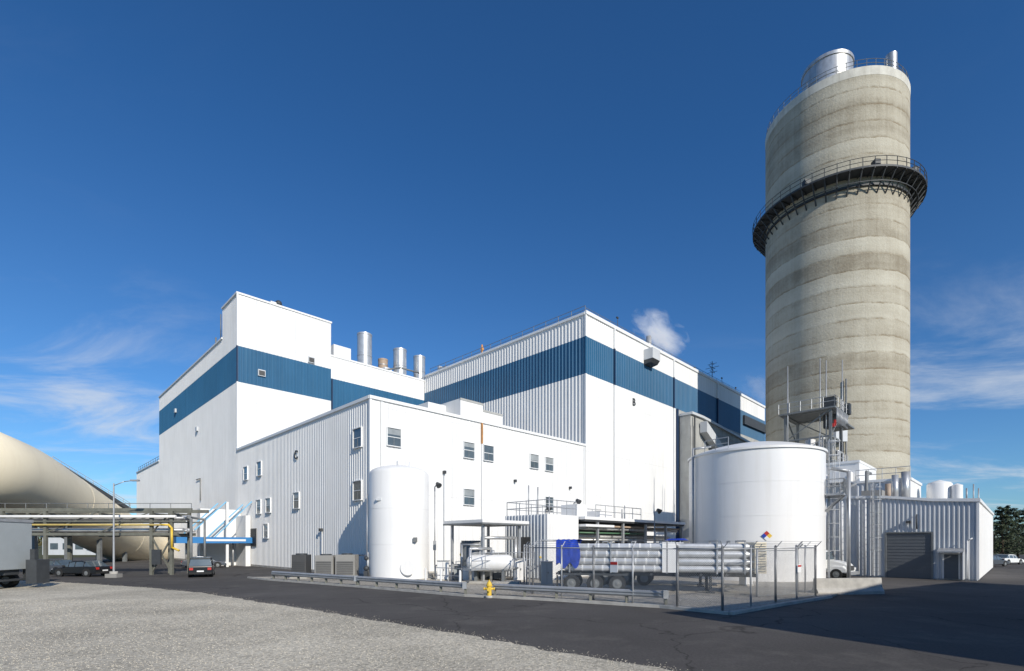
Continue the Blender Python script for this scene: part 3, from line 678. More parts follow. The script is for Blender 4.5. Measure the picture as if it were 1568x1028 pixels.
def trailer(x0,y0,x1,y1,tarp=True):
    a=Vector((x0,y0)); b=Vector((x1,y1)); L=(b-a).length; rz=math.degrees(math.atan2(b.y-a.y,b.x-a.x))
    g=G('gas_tube_trailer',(x0,y0,.1),rz)
    fr=g.p('chassis','darksteel')
    fr.box(0,L,-.55,-.4,.95,1.18).box(0,L,.4,.55,.95,1.18)
    for k in range(9): fr.box(k*L/8.3,k*L/8.3+.12,-1.15,1.15,1.02,1.14)
    tb=g.p('tubes','alum'); r=.205
    for row in range(4):
        for c in range(5):
            yy=-.92+c*.46; zz=1.40+row*.43
            prof=[(.001,.25),(.08,.25),(.09,.42),(.19,.62),(r,.8),(r,L-.8),(.19,L-.62),(.09,L-.42),(.08,L-.25),(.001,L-.25)]
            tb.lathe(prof,14,(0,yy,zz),'x')
    bd=g.p('bulkheads','trim')
    bx=L*.54
    bd.box(bx,bx+.9,-1.2,-1.17,1.2,2.95)
    for k in range(10):
        q=.9+k*.6
        if q>bx-.3: break
        for row in range(4): g.p('straps','trim').lathe([(r+.012,q+row*.12),(r+.012,q+row*.12+.09)],12,(0,-.92,1.40+row*.43),'x')
    for q in (.75,L*.28,L*.56,L*.8,L-.8):
        f=g.p('frames','steel'); f.box(q,q+.08,-1.2,-1.13,1.14,3.05).box(q,q+.08,1.13,1.2,1.14,3.05).box(q,q+.08,-1.2,1.2,2.98,3.06)
        for row in range(3): f.box(q,q+.06,-1.16,1.16,1.59+row*.43,1.64+row*.43)
    en=g.p('valve_cabinet','cream'); en.box(L-.25,L+.35,-1.2,1.2,1.2,2.95)
    for k in range(12): g.p('cabinet_slats','unit').box(L-.2,L+.3,-1.23,-1.2,1.3+k*.14,1.34+k*.14)
    if tarp:
        tp=g.p('tarp','bluetarp',.04)
        nx=14; grid=[]
        outline=[(-1.27,1.55),(-1.30,2.0),(-1.28,2.5),(-1.25,2.95),(-1.1,3.10),(-.6,3.12),(0,3.14),(.6,3.12),(1.1,3.10),(1.25,2.95),(1.28,2.5),(1.27,1.7)]
        for i in range(nx+1):
            x=-.02+1.35*i/nx; row=[]
            for j,(yy,zz) in enumerate(outline):
                wv=.05*math.sin(i*1.9+j*1.3)+random.uniform(-.02,.02)
                zz2=zz+(.18*math.sin(i*.9) if j in (0,len(outline)-1) else 0)
                sgn=-1 if yy<0 else 1
                row.append(tp.bm.verts.new((x+(.12*math.sin(j*1.1) if i==nx else 0),yy+sgn*abs(wv)*.8,zz2+(wv*.4 if 3<j<8 else 0))))
            grid.append(row)
        for i in range(nx):
            for j in range(len(outline)-1): tp.bm.faces.new((grid[i][j],grid[i+1][j],grid[i+1][j+1],grid[i][j+1])).smooth=True
        tp.bm.faces.new(grid[0])
    else:
        g.p('tarp','bluetarp',.05).prism([(4.9,3.07),(5.2,3.2),(6.2,3.22),(6.5,3.08)],-.9,.9,'y')
    for xx in (.9,2.3,3.6):
        for sg in (-1,1): wheel(g,xx,sg*.98,.5,.5,.5)
        fr.cyl((xx,-.9,.5),(xx,.9,.5),.07)
    fr.box(.4,4.2,-1.24,-1.2,.98,1.1)
    for sg in (-1,1): fr.box(L-2.6,L-2.45,sg*.7-.06,sg*.7+.06,.06,1.0); fr.box(L-2.75,L-2.3,sg*.7-.15,sg*.7+.15,0,.06)
    for sg in (-1,1): g.p('mudflaps','black').box(-.0,.03,sg*.98-.3,sg*.98+.3,.25,.95)
    g.p('lights','red').box(-.06,0,-1.0,-.7,.98,1.1).box(-.06,0,.7,1.0,.98,1.1)
    g.done()
trailer(2.95,32.0,14.1,29.6)
trailer(6.0,37.0,15.2,33.8,False)

g=G('white_truck',(26.6,43.2,0),-50)
b=g.p('hood','carwht',.08); b.prism([(.2,.75),(.2,1.62),(.9,1.55),(1.7,1.35),(1.95,1.05),(1.95,.6),(.2,.6)],-.75,.75,'y')
b.prism([(.5,.6),(.55,.98),(.8,1.15),(1.6,1.12),(1.9,.9),(1.95,.55)],-1.05,1.05,'y')
c=g.p('cab','carwht',.08); c.prism([(-1.5,.6),(-1.5,2.3),(-1.3,2.42),(-.1,2.4),(.1,2.3),(.35,1.6),(.35,.6)],-1.0,1.0,'y')
g.p('windscreen','glass').prism([(.12,2.26),(.36,1.64),(.39,1.64),(.15,2.27)],-.88,.88,'y')
for sg in (-1,1): g.p('side_windows','glass').prism([(-1.0,1.62),(-1.0,2.25),(-.05,2.25),(.2,1.62)],sg*1.003,sg*1.012,'y')
g.p('grille','louver').box(1.95,1.98,-.5,.5,.75,1.15); g.p('bumper','steel',.03).box(1.9,2.15,-1.1,1.1,.4,.68)
g.p('headlights','trim').box(1.88,1.97,-.98,-.7,.8,.98).box(1.88,1.97,.7,.98,.8,.98)
g.p('flatbed','unit').box(-4.0,-1.6,-1.1,1.1,.95,1.1)
for xx in (1.15,-2.6):
    for sg in (-1,1): wheel(g,xx,sg*.95,.45,.45,.28)
for sg in (-1,1): g.p('mirrors','darksteel').box(.1,.2,sg*1.08,sg*1.32,1.6,2.1)
g.done()
g=G('box_trailer',(-35.3,33.6,0),2)
g.p('box','skirt',.04).box(-7,2.4,-1.25,1.25,1.25,4.55)
g.p('ribs','steel').box(2.3,2.46,-1.28,1.28,4.4,4.6).box(2.36,2.46,-1.29,-1.2,1.2,4.55)
for k in range(10): g.p('ribs','steel').box(-6.8+k,-6.74+k,-1.28,-1.25,1.3,4.4)
g.p('underframe','darksteel').box(-7,2.2,-.5,.5,.9,1.24).box(1.6,2.3,-1.2,1.2,.5,.62).box(2.0,2.1,-1.1,-1.0,.5,1.25).box(2.0,2.1,1.0,1.1,.5,1.25)
for xx in (-.2,1.15):
    for sg in (-1,1): wheel(g,xx,sg*.95,.5,.5,.5)
g.p('cabinet','darksteel').box(2.9,3.6,.2,1.2,.3,1.9).box(3.0,3.3,.4,.7,1.9,2.6)
g.done()

# ------------------------------------------------------------------ process area
g=G('process_building',rz=45)
g.p('block','white2').box(30.25,34.2,26.35,31,0,5.3)
g.p('block_siding_left','greywall').corr('u',30.2,26.3,31,.2,5.3,.35,.06)
g.p('block_siding','white2').corr('v',26.3,30.2,34.2,.2,5.3,.35,.03)
g.p('back_wall','midsteel').box(34.2,52,30.2,31,0,4.7)
g.p('canopy','trim').box(34.3,52.3,25.7,31,5.0,5.25).box(34.3,38.5,25.6,28,4.4,4.6)
g.p('canopy_dark','darksteel').box(34.4,52.2,25.8,30.9,4.85,4.98)
co=g.p('columns','steel')
for u in (36.5,40.5,44.5,48.5,52): co.box(u-.1,u+.1,25.9,26.1,0,4.9)
pi=g.p('pipes','steelsh')
for i,(v,z,rr) in enumerate(((26.6,4.3,.14),(27.1,4.3,.1),(27.6,3.6,.2),(28.3,2.8,.25),(26.6,3.3,.08),(27.2,2.2,.12))): pi.cyl((34.4,v,z),(52,v,z),rr,n=10)
g.p('green_pipe','green').cyl((34.4,26.4,3.9),(45,26.4,3.9),.07,n=8); g.p('rusty_pipe','brown').cyl((34.4,26.3,4.5),(52,26.3,4.5),.09,n=8)
bx=g.p('cabinets','white2')
for u,w,h in ((35.5,1.4,2.1),(38.2,2,2.6),(43,1.6,1.9),(47,2.2,2.7),(50,1.1,2.2)): bx.box(u,u+w,27,28.4,.1,h)
g.p('vessels','tankw').cyl((42,28.6,.2),(42,28.6,3.8),.6,n=20).cyl((46.2,28.6,.2),(46.2,28.6,4.1),.5,n=20)
g.p('roof_unit','tankw').box(35.2,36.6,27.2,29,5.26,6.4).box(39,41,27.5,29,5.26,6.0)
r=g.p('railing','steel'); r.rail([(30.3,30.9,5.3),(30.3,26.4,5.3),(34,26.4,5.3)],1.15,1.2,.035); r.rail([(30.3,30.9,5.3),(44,30.9,5.3)],1.15,1.6,.035)
r.rail([(36.5,26.2,5.25),(44,26.2,5.25)],1.1,1.5,.035)
pi2=g.p('vent_pipes','steel')
for u,v,h in ((31,28,7.6),(31.5,29.5,7.9),(33,28.5,7.0),(45,29,6.5),(45.5,29,6.9)): pi2.cyl((u,v,5.3),(u,v,h),.06,n=6)
g.p('louver','louver').box(30.1,30.13,28,29.5,1,3.5)
g.done()
g=G('steel_shelter',rz=45)
for u,v in ((24.8,27.8),(28.6,27.8),(24.8,31.4),(28.6,31.4)):
    g.p('posts','steel').box(u-.09,u+.09,v-.09,v+.09,0,4.5)
g.p('roof','white2').box(24.3,29.2,27.3,31.9,4.5,4.72); g.p('roof_edge','midsteel').box(24.28,29.22,27.28,31.92,4.38,4.49)
g.p('tank_inside','midsteel').cyl((26,30.5,.2),(26,30.5,3.2),.8,n=18).box(27,28.3,29,31,.2,2.2)
pi=g.p('pipes','steelsh')
pi.path([(24.9,28,.4),(24.9,28,3.4),(28.4,28,3.4),(28.4,28,.6)],.12); pi.path([(25.5,27.7,.3),(25.5,27.7,2.6),(23.5,27.7,2.6),(23.5,27.7,.4)],.1)
g.p('railing','steel').rail([(23,27,1.2),(29.5,27,1.2)],1.1,1.3,.03); g.p('deck','steel').box(23,29.6,27,28,1.08,1.2)
g.done()
g=G('horizontal_white_tank',(-1.6,37.2,0),-6)
g.p('vessel','tankw').lathe([(.001,-1.75),(.3,-1.7),(.52,-1.55),(.62,-1.3),(.62,1.3),(.52,1.55),(.3,1.7),(.001,1.75)],28,(0,0,1.55),'x')
g.p('saddles','midsteel').box(-1.1,-.9,-.45,.45,.1,1.15).box(.9,1.1,-.45,.45,.1,1.15); g.p('nozzle','steel').cyl((.2,0,2.1),(.2,0,2.5),.12).path([(-.6,0,2.1),(-.6,0,2.9),(-2.1,0,2.9),(-2.1,0,.2)],.06)
g.p('slab','kerb').box(-2.2,2.2,-.8,.8,0,.25); g.done()
def cabinet(x,y,w,d,h,m,rz=0,name='electrical_cabinet'):
    g=G(name,(x,y,.1),rz); g.p('casing',m,.02).box(-w/2,w/2,-d/2,d/2,.1,h); g.p('door_seam','darksteel').box(-.01,.01,-d/2-.006,-d/2-.001,.2,h-.1)
    g.p('handle','darksteel').box(.06,.1,-d/2-.05,-d/2,h*.5,h*.5+.15); g.p('plinth','kerb').box(-w/2-.05,w/2+.05,-d/2-.05,d/2+.05,-.05,.1); g.p('hood','steel').box(-w/2-.04,w/2+.04,-d/2-.08,d/2+.04,h,h+.05); g.done()
cabinet(-5.4,40,.9,.5,1.5,'tankw'); cabinet(-4.3,40.6,.6,.5,1.2,'skirt'); cabinet(.6,39,1.0,.6,1.7,'tankw'); cabinet(-3.2,39,1.2,.7,1.1,'tankw'); cabinet(2.4,35.2,.8,.5,1.6,'skirt'); cabinet(16,34.8,.8,.5,1.4,'tankw',30)
g=G('yard_pipework'); p=g.p('pipes','steel')
p.path([(-6.2,41,.3),(-6.2,41,1.2),(-4.0,40,1.2),(-4.0,40,3.0),(-2.5,39.5,3.0),(-2.5,39.5,.3)],.07)
p.path([(-13.4,43.8,2.0),(-12.2,42.4,2.0),(-11.7,41.2,1.4),(-11.7,41.2,.3)],.08)
p.path([(2.0,36,.3),(2.0,36,3.2),(4.4,37.5,3.2),(4.4,37.5,.3)],.06); p.rail([(-5.6,37.5,.1),(-3.6,36.2,.1)],1.1,1,.03)
g.p('yellow_valves','yellow').ball((-4.0,40,2.1),.12).ball((2.0,36,2.0),.1)
for x,y in ((-6.5,38.3),(-5.2,37.2),(3.3,33.6),(-3.6,35.2)): g.p('guard_posts','trim').lathe([(.07,0),(.07,1.1),(.001,1.15)],10,(x,y,0))
g.done()

# ------------------------------------------------------------------ switch structure before tower
g=G('steel_gantry_structure',(37.0,62.5,0),45)
f=g.p('frame','midsteel')
W_=2.4; zt=18.6
for sx in (-W_,W_):
    for sy in (-W_,W_): f.bar((sx,sy,0),(sx,sy,zt),.28)
for k in range(6):
    z0=k*3.1; z1=z0+3.1
    for (a,b) in (((-W_,-W_),(W_,-W_)),((W_,-W_),(W_,W_)),((W_,W_),(-W_,W_)),((-W_,W_),(-W_,-W_))):
        f.bar((*a,z1),(*b,z1),.18)
        if k%2: f.bar((*a,z0),(*b,z1),.12)
        else: f.bar((*b,z0),(*a,z1),.12)
pt=g.p('platforms','midsteel')
pt.box(-3.0,3.6,-3.0,3.0,zt,zt+.18); pt.box(-3,3,-3,3,12.4,12.55); pt.box(1.5,4.6,-3.4,-1,zt-1.4,zt-1.2)
r=g.p('railing','steel'); r.rail([(-3,3,zt+.2),(-3,-3,zt+.2),(3.6,-3,zt+.2),(3.6,3,zt+.2)],1.2,1.2,.04); r.rail([(-3,3,12.5),(-3,-3,12.5),(3,-3,12.5)],1.2,1.2,.04)
ms=g.p('masts','steel')
for x,y,h in ((-2.9,2.0,24.5),(-1.0,-1,25.2),(-.4,-1.5,25.0),(2.2,-2.6,25.4)): ms.cyl((x,y,12),(x,y,h),.09,.05,n=7)
eq=g.p('equipment','darksteel'); eq.box(-2.6,-1.4,-2.8,-1.6,zt+.2,zt+1.4).box(3.0,3.9,-3.2,-2.2,zt+.3,zt+1.6).box(.3,1.4,-2.4,-1,zt-1.6,zt)
g.p('red_gear','red').box(-.9,-.7,-2.6,-2.4,zt-1.7,zt-1.0).box(-2.9,-2.7,-2.9,-2.7,zt-2.2,zt-1.8)
for k in range(9): g.p('insulators','steel').cyl((-2.6+k*.62,-3.1,zt-1.7),(-2.6+k*.62,-3.1,zt-.1),.07,n=7)
g.p('ducts','tankw').cyl((-1.2,0,0),(-1.2,0,15.5),.55,n=16).path([(1.2,-.6,0),(1.2,-.6,16),(3.4,-.6,16.4)],.25)
g.p('pipes','steelsh').path([(0,-2.6,0),(0,-2.6,14),(2.6,-2.6,14),(2.6,-2.6,10)],.12)
g.done()
g=G('pump_house_building',rz=45)
def at(x,y): return ((x+y)/S2,(y-x)/S2)
u0,v0=at(35.5,55.5)
g.p('main','white2').box(u0,u0+9,v0-2,v0+4.2,0,11.6).box(u0-1.5,u0+6,v0-6.5,v0-2.05,0,9.2)
g.p('siding','greywall').corr('u',u0-1.52,v0-6.5,v0-2.05,0,9.1,.4,.05)
g.p('roof_trim','trim').box(u0-.1,u0+9,v0-2.05,v0+4.3,11.6,11.85).box(u0-1.65,u0+6,v0-6.6,v0-2.06,9.2,9.45)
d=g.p('pipes','tankw'); d.path([(u0-.6,v0+1,0),(u0-.6,v0+1,10),(u0+1,v0+1,10.6)],.35,14); d.box(u0-1.4,u0,v0-1.4,v0+.4,9.45,10.6)
g.p('pipes_dark','midsteel').path([(u0-2,v0-3,0),(u0-2,v0-3,10.3),(u0,v0-3,10.3)],.14)
g.p('railing','steel').rail([(u0-1.6,v0-2,9.45),(u0-1.6,v0-6.5,9.45)],1.1,1.2,.035)
g.done()
g=G('garage_building',rz=45)
UG,VG=54.6,2.4
Zr=6.3; Zm=6.9; Zl=7.15
g.p('core','greywall').prism([(VG+.04,0),(VG+.04,Zr-.05),(12.75,Zl-.05),(12.75,0)],UG+.04,84,'x')
f=g.p('siding_front','greywall')
f.corr('u',UG,VG,5.15,.1,Zr,.3,.045,Zr+.15)
f.corr('u',UG,5.15,8.38,3.95,Zr+.15,.3,.045,Zm)
f.corr('u',UG,8.38,12.8,.1,Zm,.3,.045,Zl)
g.p('siding_side','white2').corr('v',VG,UG,84,.1,Zr,.4,.05)
t=g.p('trim','trim')
t.prism([(VG-.15,Zr-.02),(VG-.15,Zr+.25),(5.15,Zr+.4),(8.38,Zm+.25),(12.9,Zl+.25),(12.9,Zl),(8.38,Zm+.02),(5.15,Zr+.17)],UG-.16,UG+.06,'x')
t.box(UG+.06,84,VG-.15,VG+.1,Zr,Zr+.25); t.box(UG-.1,UG+.08,VG-.08,VG+.08,.1,Zr)
g.p('roof','roof').prism([(VG,Zr),(VG,Zr+.1),(12.8,Zl+.1),(12.8,Zl)],UG+.07,84,'x')
dr=g.p('rollup_door','door'); dr.box(UG+.0,UG+.03,5.25,8.28,0,3.85)
for k in range(14): dr.box(UG-.025,UG+.0,5.25,8.28,.06+k*.27,.26+k*.27)
g.p('door_frame','midsteel').box(UG-.12,UG+.02,5.13,5.25,0,3.95).box(UG-.12,UG+.02,8.28,8.4,0,3.95).box(UG-.12,UG+.02,5.25,8.28,3.85,3.97)
g.p('side_door','door').box(UG-.12,UG-.08,3.55,4.45,0.1,2.1); g.p('side_door_frame','trim').box(UG-.14,UG-.08,3.45,3.55,.1,2.2).box(UG-.14,UG-.08,4.45,4.55,.1,2.2).box(UG-.14,UG-.08,3.55,4.45,2.1,2.2)
g.p('awning','steel').prism([(UG-1.1,2.35),(UG-.06,2.6),(UG-.06,2.5),(UG-1.1,2.25)],3.2,4.8,'y'); g.p('awning_sides','greywall').box(UG-1.05,UG-.08,3.2,3.26,.1,2.3)
g.p('wall_light','darksteel').box(UG-.4,UG-.08,6.6,6.9,4.7,4.9).path([(UG-.1,6.2,4.2),(UG-.35,6.2,5.2),(UG-.1,6.2,5.4)],.05)
l=g.p('ladder_cage','steel'); l.ladder((UG-.25,9.0),(-1,0),.2,Zl+1.2)
pp=g.p('wall_pipes','trim')
for v in (9.8,10.3,11.6,12.2): pp.cyl((UG-.18,v,.2),(UG-.18,v,Zl-.3),.07,n=8)
pp.path([(UG-.3,3.0,.2),(UG-.3,3.0,3.2),(UG-.3,2.7,3.4)],.05)
st=g.p('roof_stacks','steelsh')
st.cyl((61,8.6,6.8),(61,8.6,9.6),.28,n=16).cyl((62.5,8.0,6.8),(62.5,8.0,10.0),.34,n=16)
g.p('roof_stack_rust','brown').cyl((60,9.0,6.8),(60,9.0,8.7),.24,n=12)
g.p('roof_tanks','tankw').lathe([(1.05,6.6),(1.05,9.0),(.9,9.2),(.001,9.5)],24,(68,5.9,0)).lathe([(.45,6.6),(.45,8.8),(.001,9.0)],18,(67.5,4.5,0))
g.p('roof_unit','unit').box(57,58.4,9,10.6,6.9,7.9)
for u,v,h in ((72,3.5,9.2),(74,3.2,8.9),(57,3.2,7.6)): g.p('roof_vents','steel').cyl((u,v,6.4),(u,v,h),.06,n=7)
g.done()

# neighbouring warehouse outside frame to the right (throws the long shadow over the road)
tipx,tipy=6.6,21.9; dl=20.
sd=Vector((-math.sin(rad(SUN_A)),math.cos(rad(SUN_A))))
H=dl*math.tan(rad(SUN_EL)); c0=Vector((tipx,tipy))-sd*dl
g=G('neighbouring_warehouse_building',(c0.x,c0.y,0),31.8)
g.p('walls','greywall').box(0,33,-12,0,0,H-.3); g.p('roof','roof').box(-.1,33.1,-12.1,.1,H-.3,H)
for k in range(5): g.p('doors','door').box(3+k*6,6.5+k*6,.0,.06,0,4)
for k in range(5): g.p('windows','glass').box(3+k*6,6.5+k*6,.0,.05,5.5,7)
g.done()

# ------------------------------------------------------------------ left side: duct, pipe rack
g=G('large_cream_duct')
P=[Vector((-54.0,45.5,12.1)),Vector((-57.0,58.5,10.6)),Vector((-68.5,93,2.2)),Vector((-70.5,101,1.0))]
def smooth_path(P,n=8):
    out=[P[0]]
    for i in range(1,len(P)-1):
        a=P[i]+(P[i-1]-P[i]).normalized()*min(3,(P[i-1]-P[i]).length*.4); b=P[i]+(P[i+1]-P[i]).normalized()*min(3,(P[i+1]-P[i]).length*.4)
        for k in range(n+1):
            t=k/n; out.append(a*(1-t)**2+P[i]*2*t*(1-t)+b*t*t)
    out.append(P[-1]); return out
def tube(part,pts,r,n=48):
    rings=[]; up=Vector((0,0,1))
    for i,p in enumerate(pts):
        d=(pts[min(i+1,len(pts)-1)]-pts[max(i-1,0)]).normalized(); a=d.cross(up).normalized(); b=a.cross(d)
        rings.append([part.bm.verts.new(p+a*math.cos(2*math.pi*k/n)*r+b*math.sin(2*math.pi*k/n)*r) for k in range(n)])
    for A,B in zip(rings[:-1],rings[1:]):
        for k in range(n):
            f=part.bm.faces.new((A[k],A[(k+1)%n],B[(k+1)%n],B[k])); f.smooth=True
    part.bm.faces.new(rings[0][::-1]); part.bm.faces.new(rings[-1])
tube(g.p('duct','cream'),smooth_path(P),3.95)
for a,b in ((P[0],P[1]),(P[1],P[2])):
    d=(b-a); n=int(d.length/9); dn=d.normalized()
    for k in range(1,n):
        c=a+d*(k/n)
        if (c-P[1]).length>3.2: tube(g.p('seams','cream'),[c-dn*.03,c+dn*.03],3.965)
sp=g.p('supports','midsteel')
for t in (.2,.45,.7):
    c=P[1].lerp(P[2],t); sp.box(c.x-2.4,c.x-1.9,c.y-.2,c.y+.2,0,max(.3,c.z-3)).box(c.x+1.9,c.x+2.4,c.y-.2,c.y+.2,0,max(.3,c.z-3))
g.done()
g=G('pipe_rack_bridge',(-44.5,48,0),0)
f=g.p('frame','olive')
xs=(-12,-3.6,.5,5.5,10.5,12.4)
for x in xs:
    for y in (0,2.6):
        if x!=5.5: f.box(x-.13,x+.13,y-.13,y+.13,0,6.0)
    f.box(x-.11,x+.11,.131,2.469,5.6,5.85).box(x-.11,x+.11,.131,2.469,3.6,3.85)
for y in (0,2.6):
    f.box(-13,14.3,y-.11,y+.11,6.0,6.3); f.box(-13,13.0,y-.1,y+.1,3.72,3.98)
    f.box(-13,13.8,y-.18,y-.12,5.0,5.12)
for a,b in zip(xs[:-1],xs[1:]): f.bar((a,0,4),(b,0,6.0),.1)
f.bar((10.5,0,.2),(12.4,0,3.6),.12); f.bar((12.4,0,.2),(10.5,0,3.6),.12)
g.p('rail','midsteel').rail([(-13,-.08,6.3),(14.3,-.08,6.3)],.45,2.0,.03,())
pw=g.p('pipes_grey','steelsh')
for y,z,r_ in ((.5,4.25,.2),(1.1,4.2,.14),(1.7,4.25,.22),(2.2,4.2,.12),(.6,5.4,.14),(1.5,5.45,.26)): pw.cyl((-13,y,z),(13.2,y,z),r_,n=12)
g.p('pipe_yellow','yellowpipe').cyl((-13,-.3,4.72),(11.6,-.3,4.72),.09,n=10)
g.p('pipe_yellow_end','yellow').path([(11.6,-.3,4.72),(12.3,-.3,4.72),(12.6,-.3,4.4),(12.6,-.3,2.6),(13.3,-.3,2.3)],.1,10)
g.p('pipe_white','tankw').cyl((-13,-.3,5.5),(13,-.3,5.5),.13,n=10)
g.p('vertical_pipes','midsteel').path([(13.5,.5,5.5),(13.9,.5,5.3),(13.9,.5,0)],.13).path([(13.3,1.5,5.5),(14.6,1.5,5.3),(14.6,1.5,0)],.1)
g.p('control_box','darksteel').box(10.8,11.6,-.45,-.2,1.0,2.4)
g.done()
g=G('loading_canopy',rz=45)
g.p('beam','blueawn').box(14.6,22.8,70.3,70.5,3.0,3.75).box(14.4,14.6,70.3,74.5,3.0,3.75)
g.p('deck','midsteel').box(14.6,22.8,70.5,74.4,3.5,3.6)
rd=g.p('tie_rods','ltblue')
for u in (15.5,18.5,):
    rd.bar((u,70.6,3.7),(u+4.3,70.6,8.2) if u<17 else (22.8,70.6,8.4),.14); rd.bar((u,74,3.7),(u+4.3,74,8.2),.14)
g.p('posts','white2').box(19.8,20.1,70.6,70.9,0,8.2).box(22.2,22.8,71,75,0,6.6).box(18,22.8,75,76.5,0,7.5)
g.p('lettering','trim').box(17.5,22.0,70.27,70.297,3.25,3.5)
g.p('pipes','steelsh').path([(16,73,3.6),(16,73,0)],.12).path([(21,72,0),(21,72,3.4)],.1)
g.done()
g=G('street_lamp',(-34.6,44.2,0))
g.p('pole','steel').lathe([(.12,0),(.10,.3),(.09,.3),(.055,8.2)],12); g.p('arm','steel').path([(0,0,8.0),(.9,0,8.35),(1.7,0,8.45)],.035,6)
g.p('head','steel',.02).box(1.5,2.2,-.14,.14,8.38,8.52); g.p('base','kerb').cyl((0,0,0),(0,0,.55),.3,n=12); g.p('feet_box','unit').box(-.5,.5,-.35,.35,.015,.35)
g.done()
g=G('street_lamp',(-70,75,0))
g.p('pole','steel').lathe([(.12,0),(.06,9.4)],10); g.p('arm','steel').path([(0,0,9.2),(1.2,0,9.7)],.04,6); g.p('head','steel').box(1.0,1.8,-.14,.14,9.62,9.76); g.done()
g=G('inclined_conveyor')
g.p('truss','darksteel').bar((-92,104,18.2),(-84,112,10),1.0); g.p('truss_rail','steel').rail([(-93,103,19.6),(-84,112,10.8)],1.0,1.5,.05); g.p('leg','darksteel').bar((-88,108,0),(-88,108,14),.3); g.done()
g=G('distant_office_building',(-98,130,0),0)
g.p('walls','greywall').box(-22,16,0,12,0,4.6); g.p('roof','bluedk').box(-22.3,16.3,-.3,12.3,4.6,5.1)
for k in range(11): g.p('windows','glass').box(-20+k*3.2,-18+k*3.2,-.05,-.01,1.4,3)
g.done()

# ------------------------------------------------------------------ trees
def crown(verts,faces,c,rx,rz_,n,leaf):
    for _ in range(n):
        while True:
            d=Vector((random.uniform(-1,1),random.uniform(-1,1),random.uniform(-1,1)))
            if d.length<1: break
        p=Vector(c)+Vector((d.x*rx,d.y*rx,d.z*rz_))
        a=Vector((random.gauss(0,1),random.gauss(0,1),random.gauss(0,1))).normalized(); b=a.orthogonal().normalized(); s=leaf*random.uniform(.5,1.2)
        i=len(verts); verts += [p-a*s,p+b*s*.6,p+a*s,p-b*s*.6]; faces.append((i,i+1,i+2,i+3))
def tree(x,y,h,kind='pine_tree',w=2.6):
    g=G(kind,(x,y,0))
    tk=g.p('trunk','bark'); tk.cyl((0,0,0),(random.uniform(-.2,.2),0,h*.92),.2,.04,n=8)
    V=[];F=[]
    nb=34
    for i in range(nb):
        t=.12+.86*i/nb; ang=i*2.4+random.random(); L=w*(1-t*.7)*random.uniform(.6,1.1); z=h*t
        e=Vector((math.cos(ang)*L,math.sin(ang)*L,z+L*random.uniform(.0,.3)))
        tk.cyl((0,0,z),e,.05,.015,n=5)
        for s in (.3,.55,.8,1.0): crown(V,F,Vector((0,0,z)).lerp(e,s),.35+.4*(1-t),.25+.25*(1-t),34,.17)
    me=bpy.data.meshes.new('foliage'); me.from_pydata([tuple(v) for v in V],[],F); me.materials.append(M['leaf'])
    o=bpy.data.objects.new('foliage',me); scene.collection.objects.link(o); o.parent=g.e; g.done()
for x,y,h in ((81.5,84.5,8.8),(86,88.5,9.6),(90.5,91,9.0),(84,93,8.2),(96,94,10),(89,99,9.2)): tree(x,y,h,w=3.6)
V=[];F=[]
for i in range(520):
    x=-600+i*2.4+random.uniform(-1,1); y=300+random.uniform(-12,12)+abs(x)*.1; h=random.uniform(6,11)
    for k in range(3): crown(V,F,(x+random.uniform(-1.5,1.5),y,h*(.3+.28*k)),3.0-.5*k,2.2,16,1.1)
me=bpy.data.meshes.new('distant_tree_line'); me.from_pydata([tuple(v) for v in V],[],F); me.materials.append(M['leaf2'])
scene.collection.objects.link(bpy.data.objects.new('distant_tree_line',me))

# ------------------------------------------------------------------ steam
def steam(x,y,z,rx,ry,rz_,dens,seed,tilt=35):
    m=bpy.data.materials.new('steam_vapour'); nt,N,L=nodes_of(m); N.remove(N['Principled BSDF'])
    pv=N.new('ShaderNodeVolumePrincipled'); pv.inputs['Color'].default_value=(1,1,1,1); pv.inputs['Anisotropy'].default_value=0
    tc=N.new('ShaderNodeTexCoord'); nz=N.new('ShaderNodeTexNoise'); nz.inputs['Scale'].default_value=1.7; nz.inputs['Detail'].default_value=6; nz.inputs['Roughness'].default_value=.62; nz.inputs['Distortion'].default_value=.6
    ad=N.new('ShaderNodeVectorMath'); ad.inputs[1].default_value=(seed,0,0); L.new(tc.outputs['Object'],ad.inputs[0]); L.new(ad.outputs[0],nz.inputs['Vector'])
    ln=N.new('ShaderNodeVectorMath'); ln.operation='LENGTH'; L.new(tc.outputs['Object'],ln.inputs[0])
    a=N.new('ShaderNodeMath'); a.operation='MULTIPLY_ADD'; L.new(ln.outputs['Value'],a.inputs[0]); a.inputs[1].default_value=-.38; L.new(nz.outputs['Fac'],a.inputs[2])
    b=N.new('ShaderNodeMapRange'); b.inputs['From Min'].default_value=.20; b.inputs['From Max'].default_value=.46; b.inputs['To Max'].default_value=dens; L.new(a.outputs[0],b.inputs['Value'])
    L.new(b.outputs['Result'],pv.inputs['Density'])
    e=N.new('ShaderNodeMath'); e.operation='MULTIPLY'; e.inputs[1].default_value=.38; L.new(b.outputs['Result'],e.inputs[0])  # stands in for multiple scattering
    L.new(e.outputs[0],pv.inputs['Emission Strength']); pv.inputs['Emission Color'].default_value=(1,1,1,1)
    L.new(pv.outputs[0],N['Material Output'].inputs['Volume'])
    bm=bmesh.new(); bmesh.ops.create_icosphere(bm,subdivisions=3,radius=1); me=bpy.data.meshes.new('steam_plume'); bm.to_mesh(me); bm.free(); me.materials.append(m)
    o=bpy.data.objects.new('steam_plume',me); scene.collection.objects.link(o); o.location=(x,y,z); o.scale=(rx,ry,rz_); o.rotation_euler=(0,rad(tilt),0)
steam(24.9,86,38.6,5.8,3.5,3.4,.36,3.1)
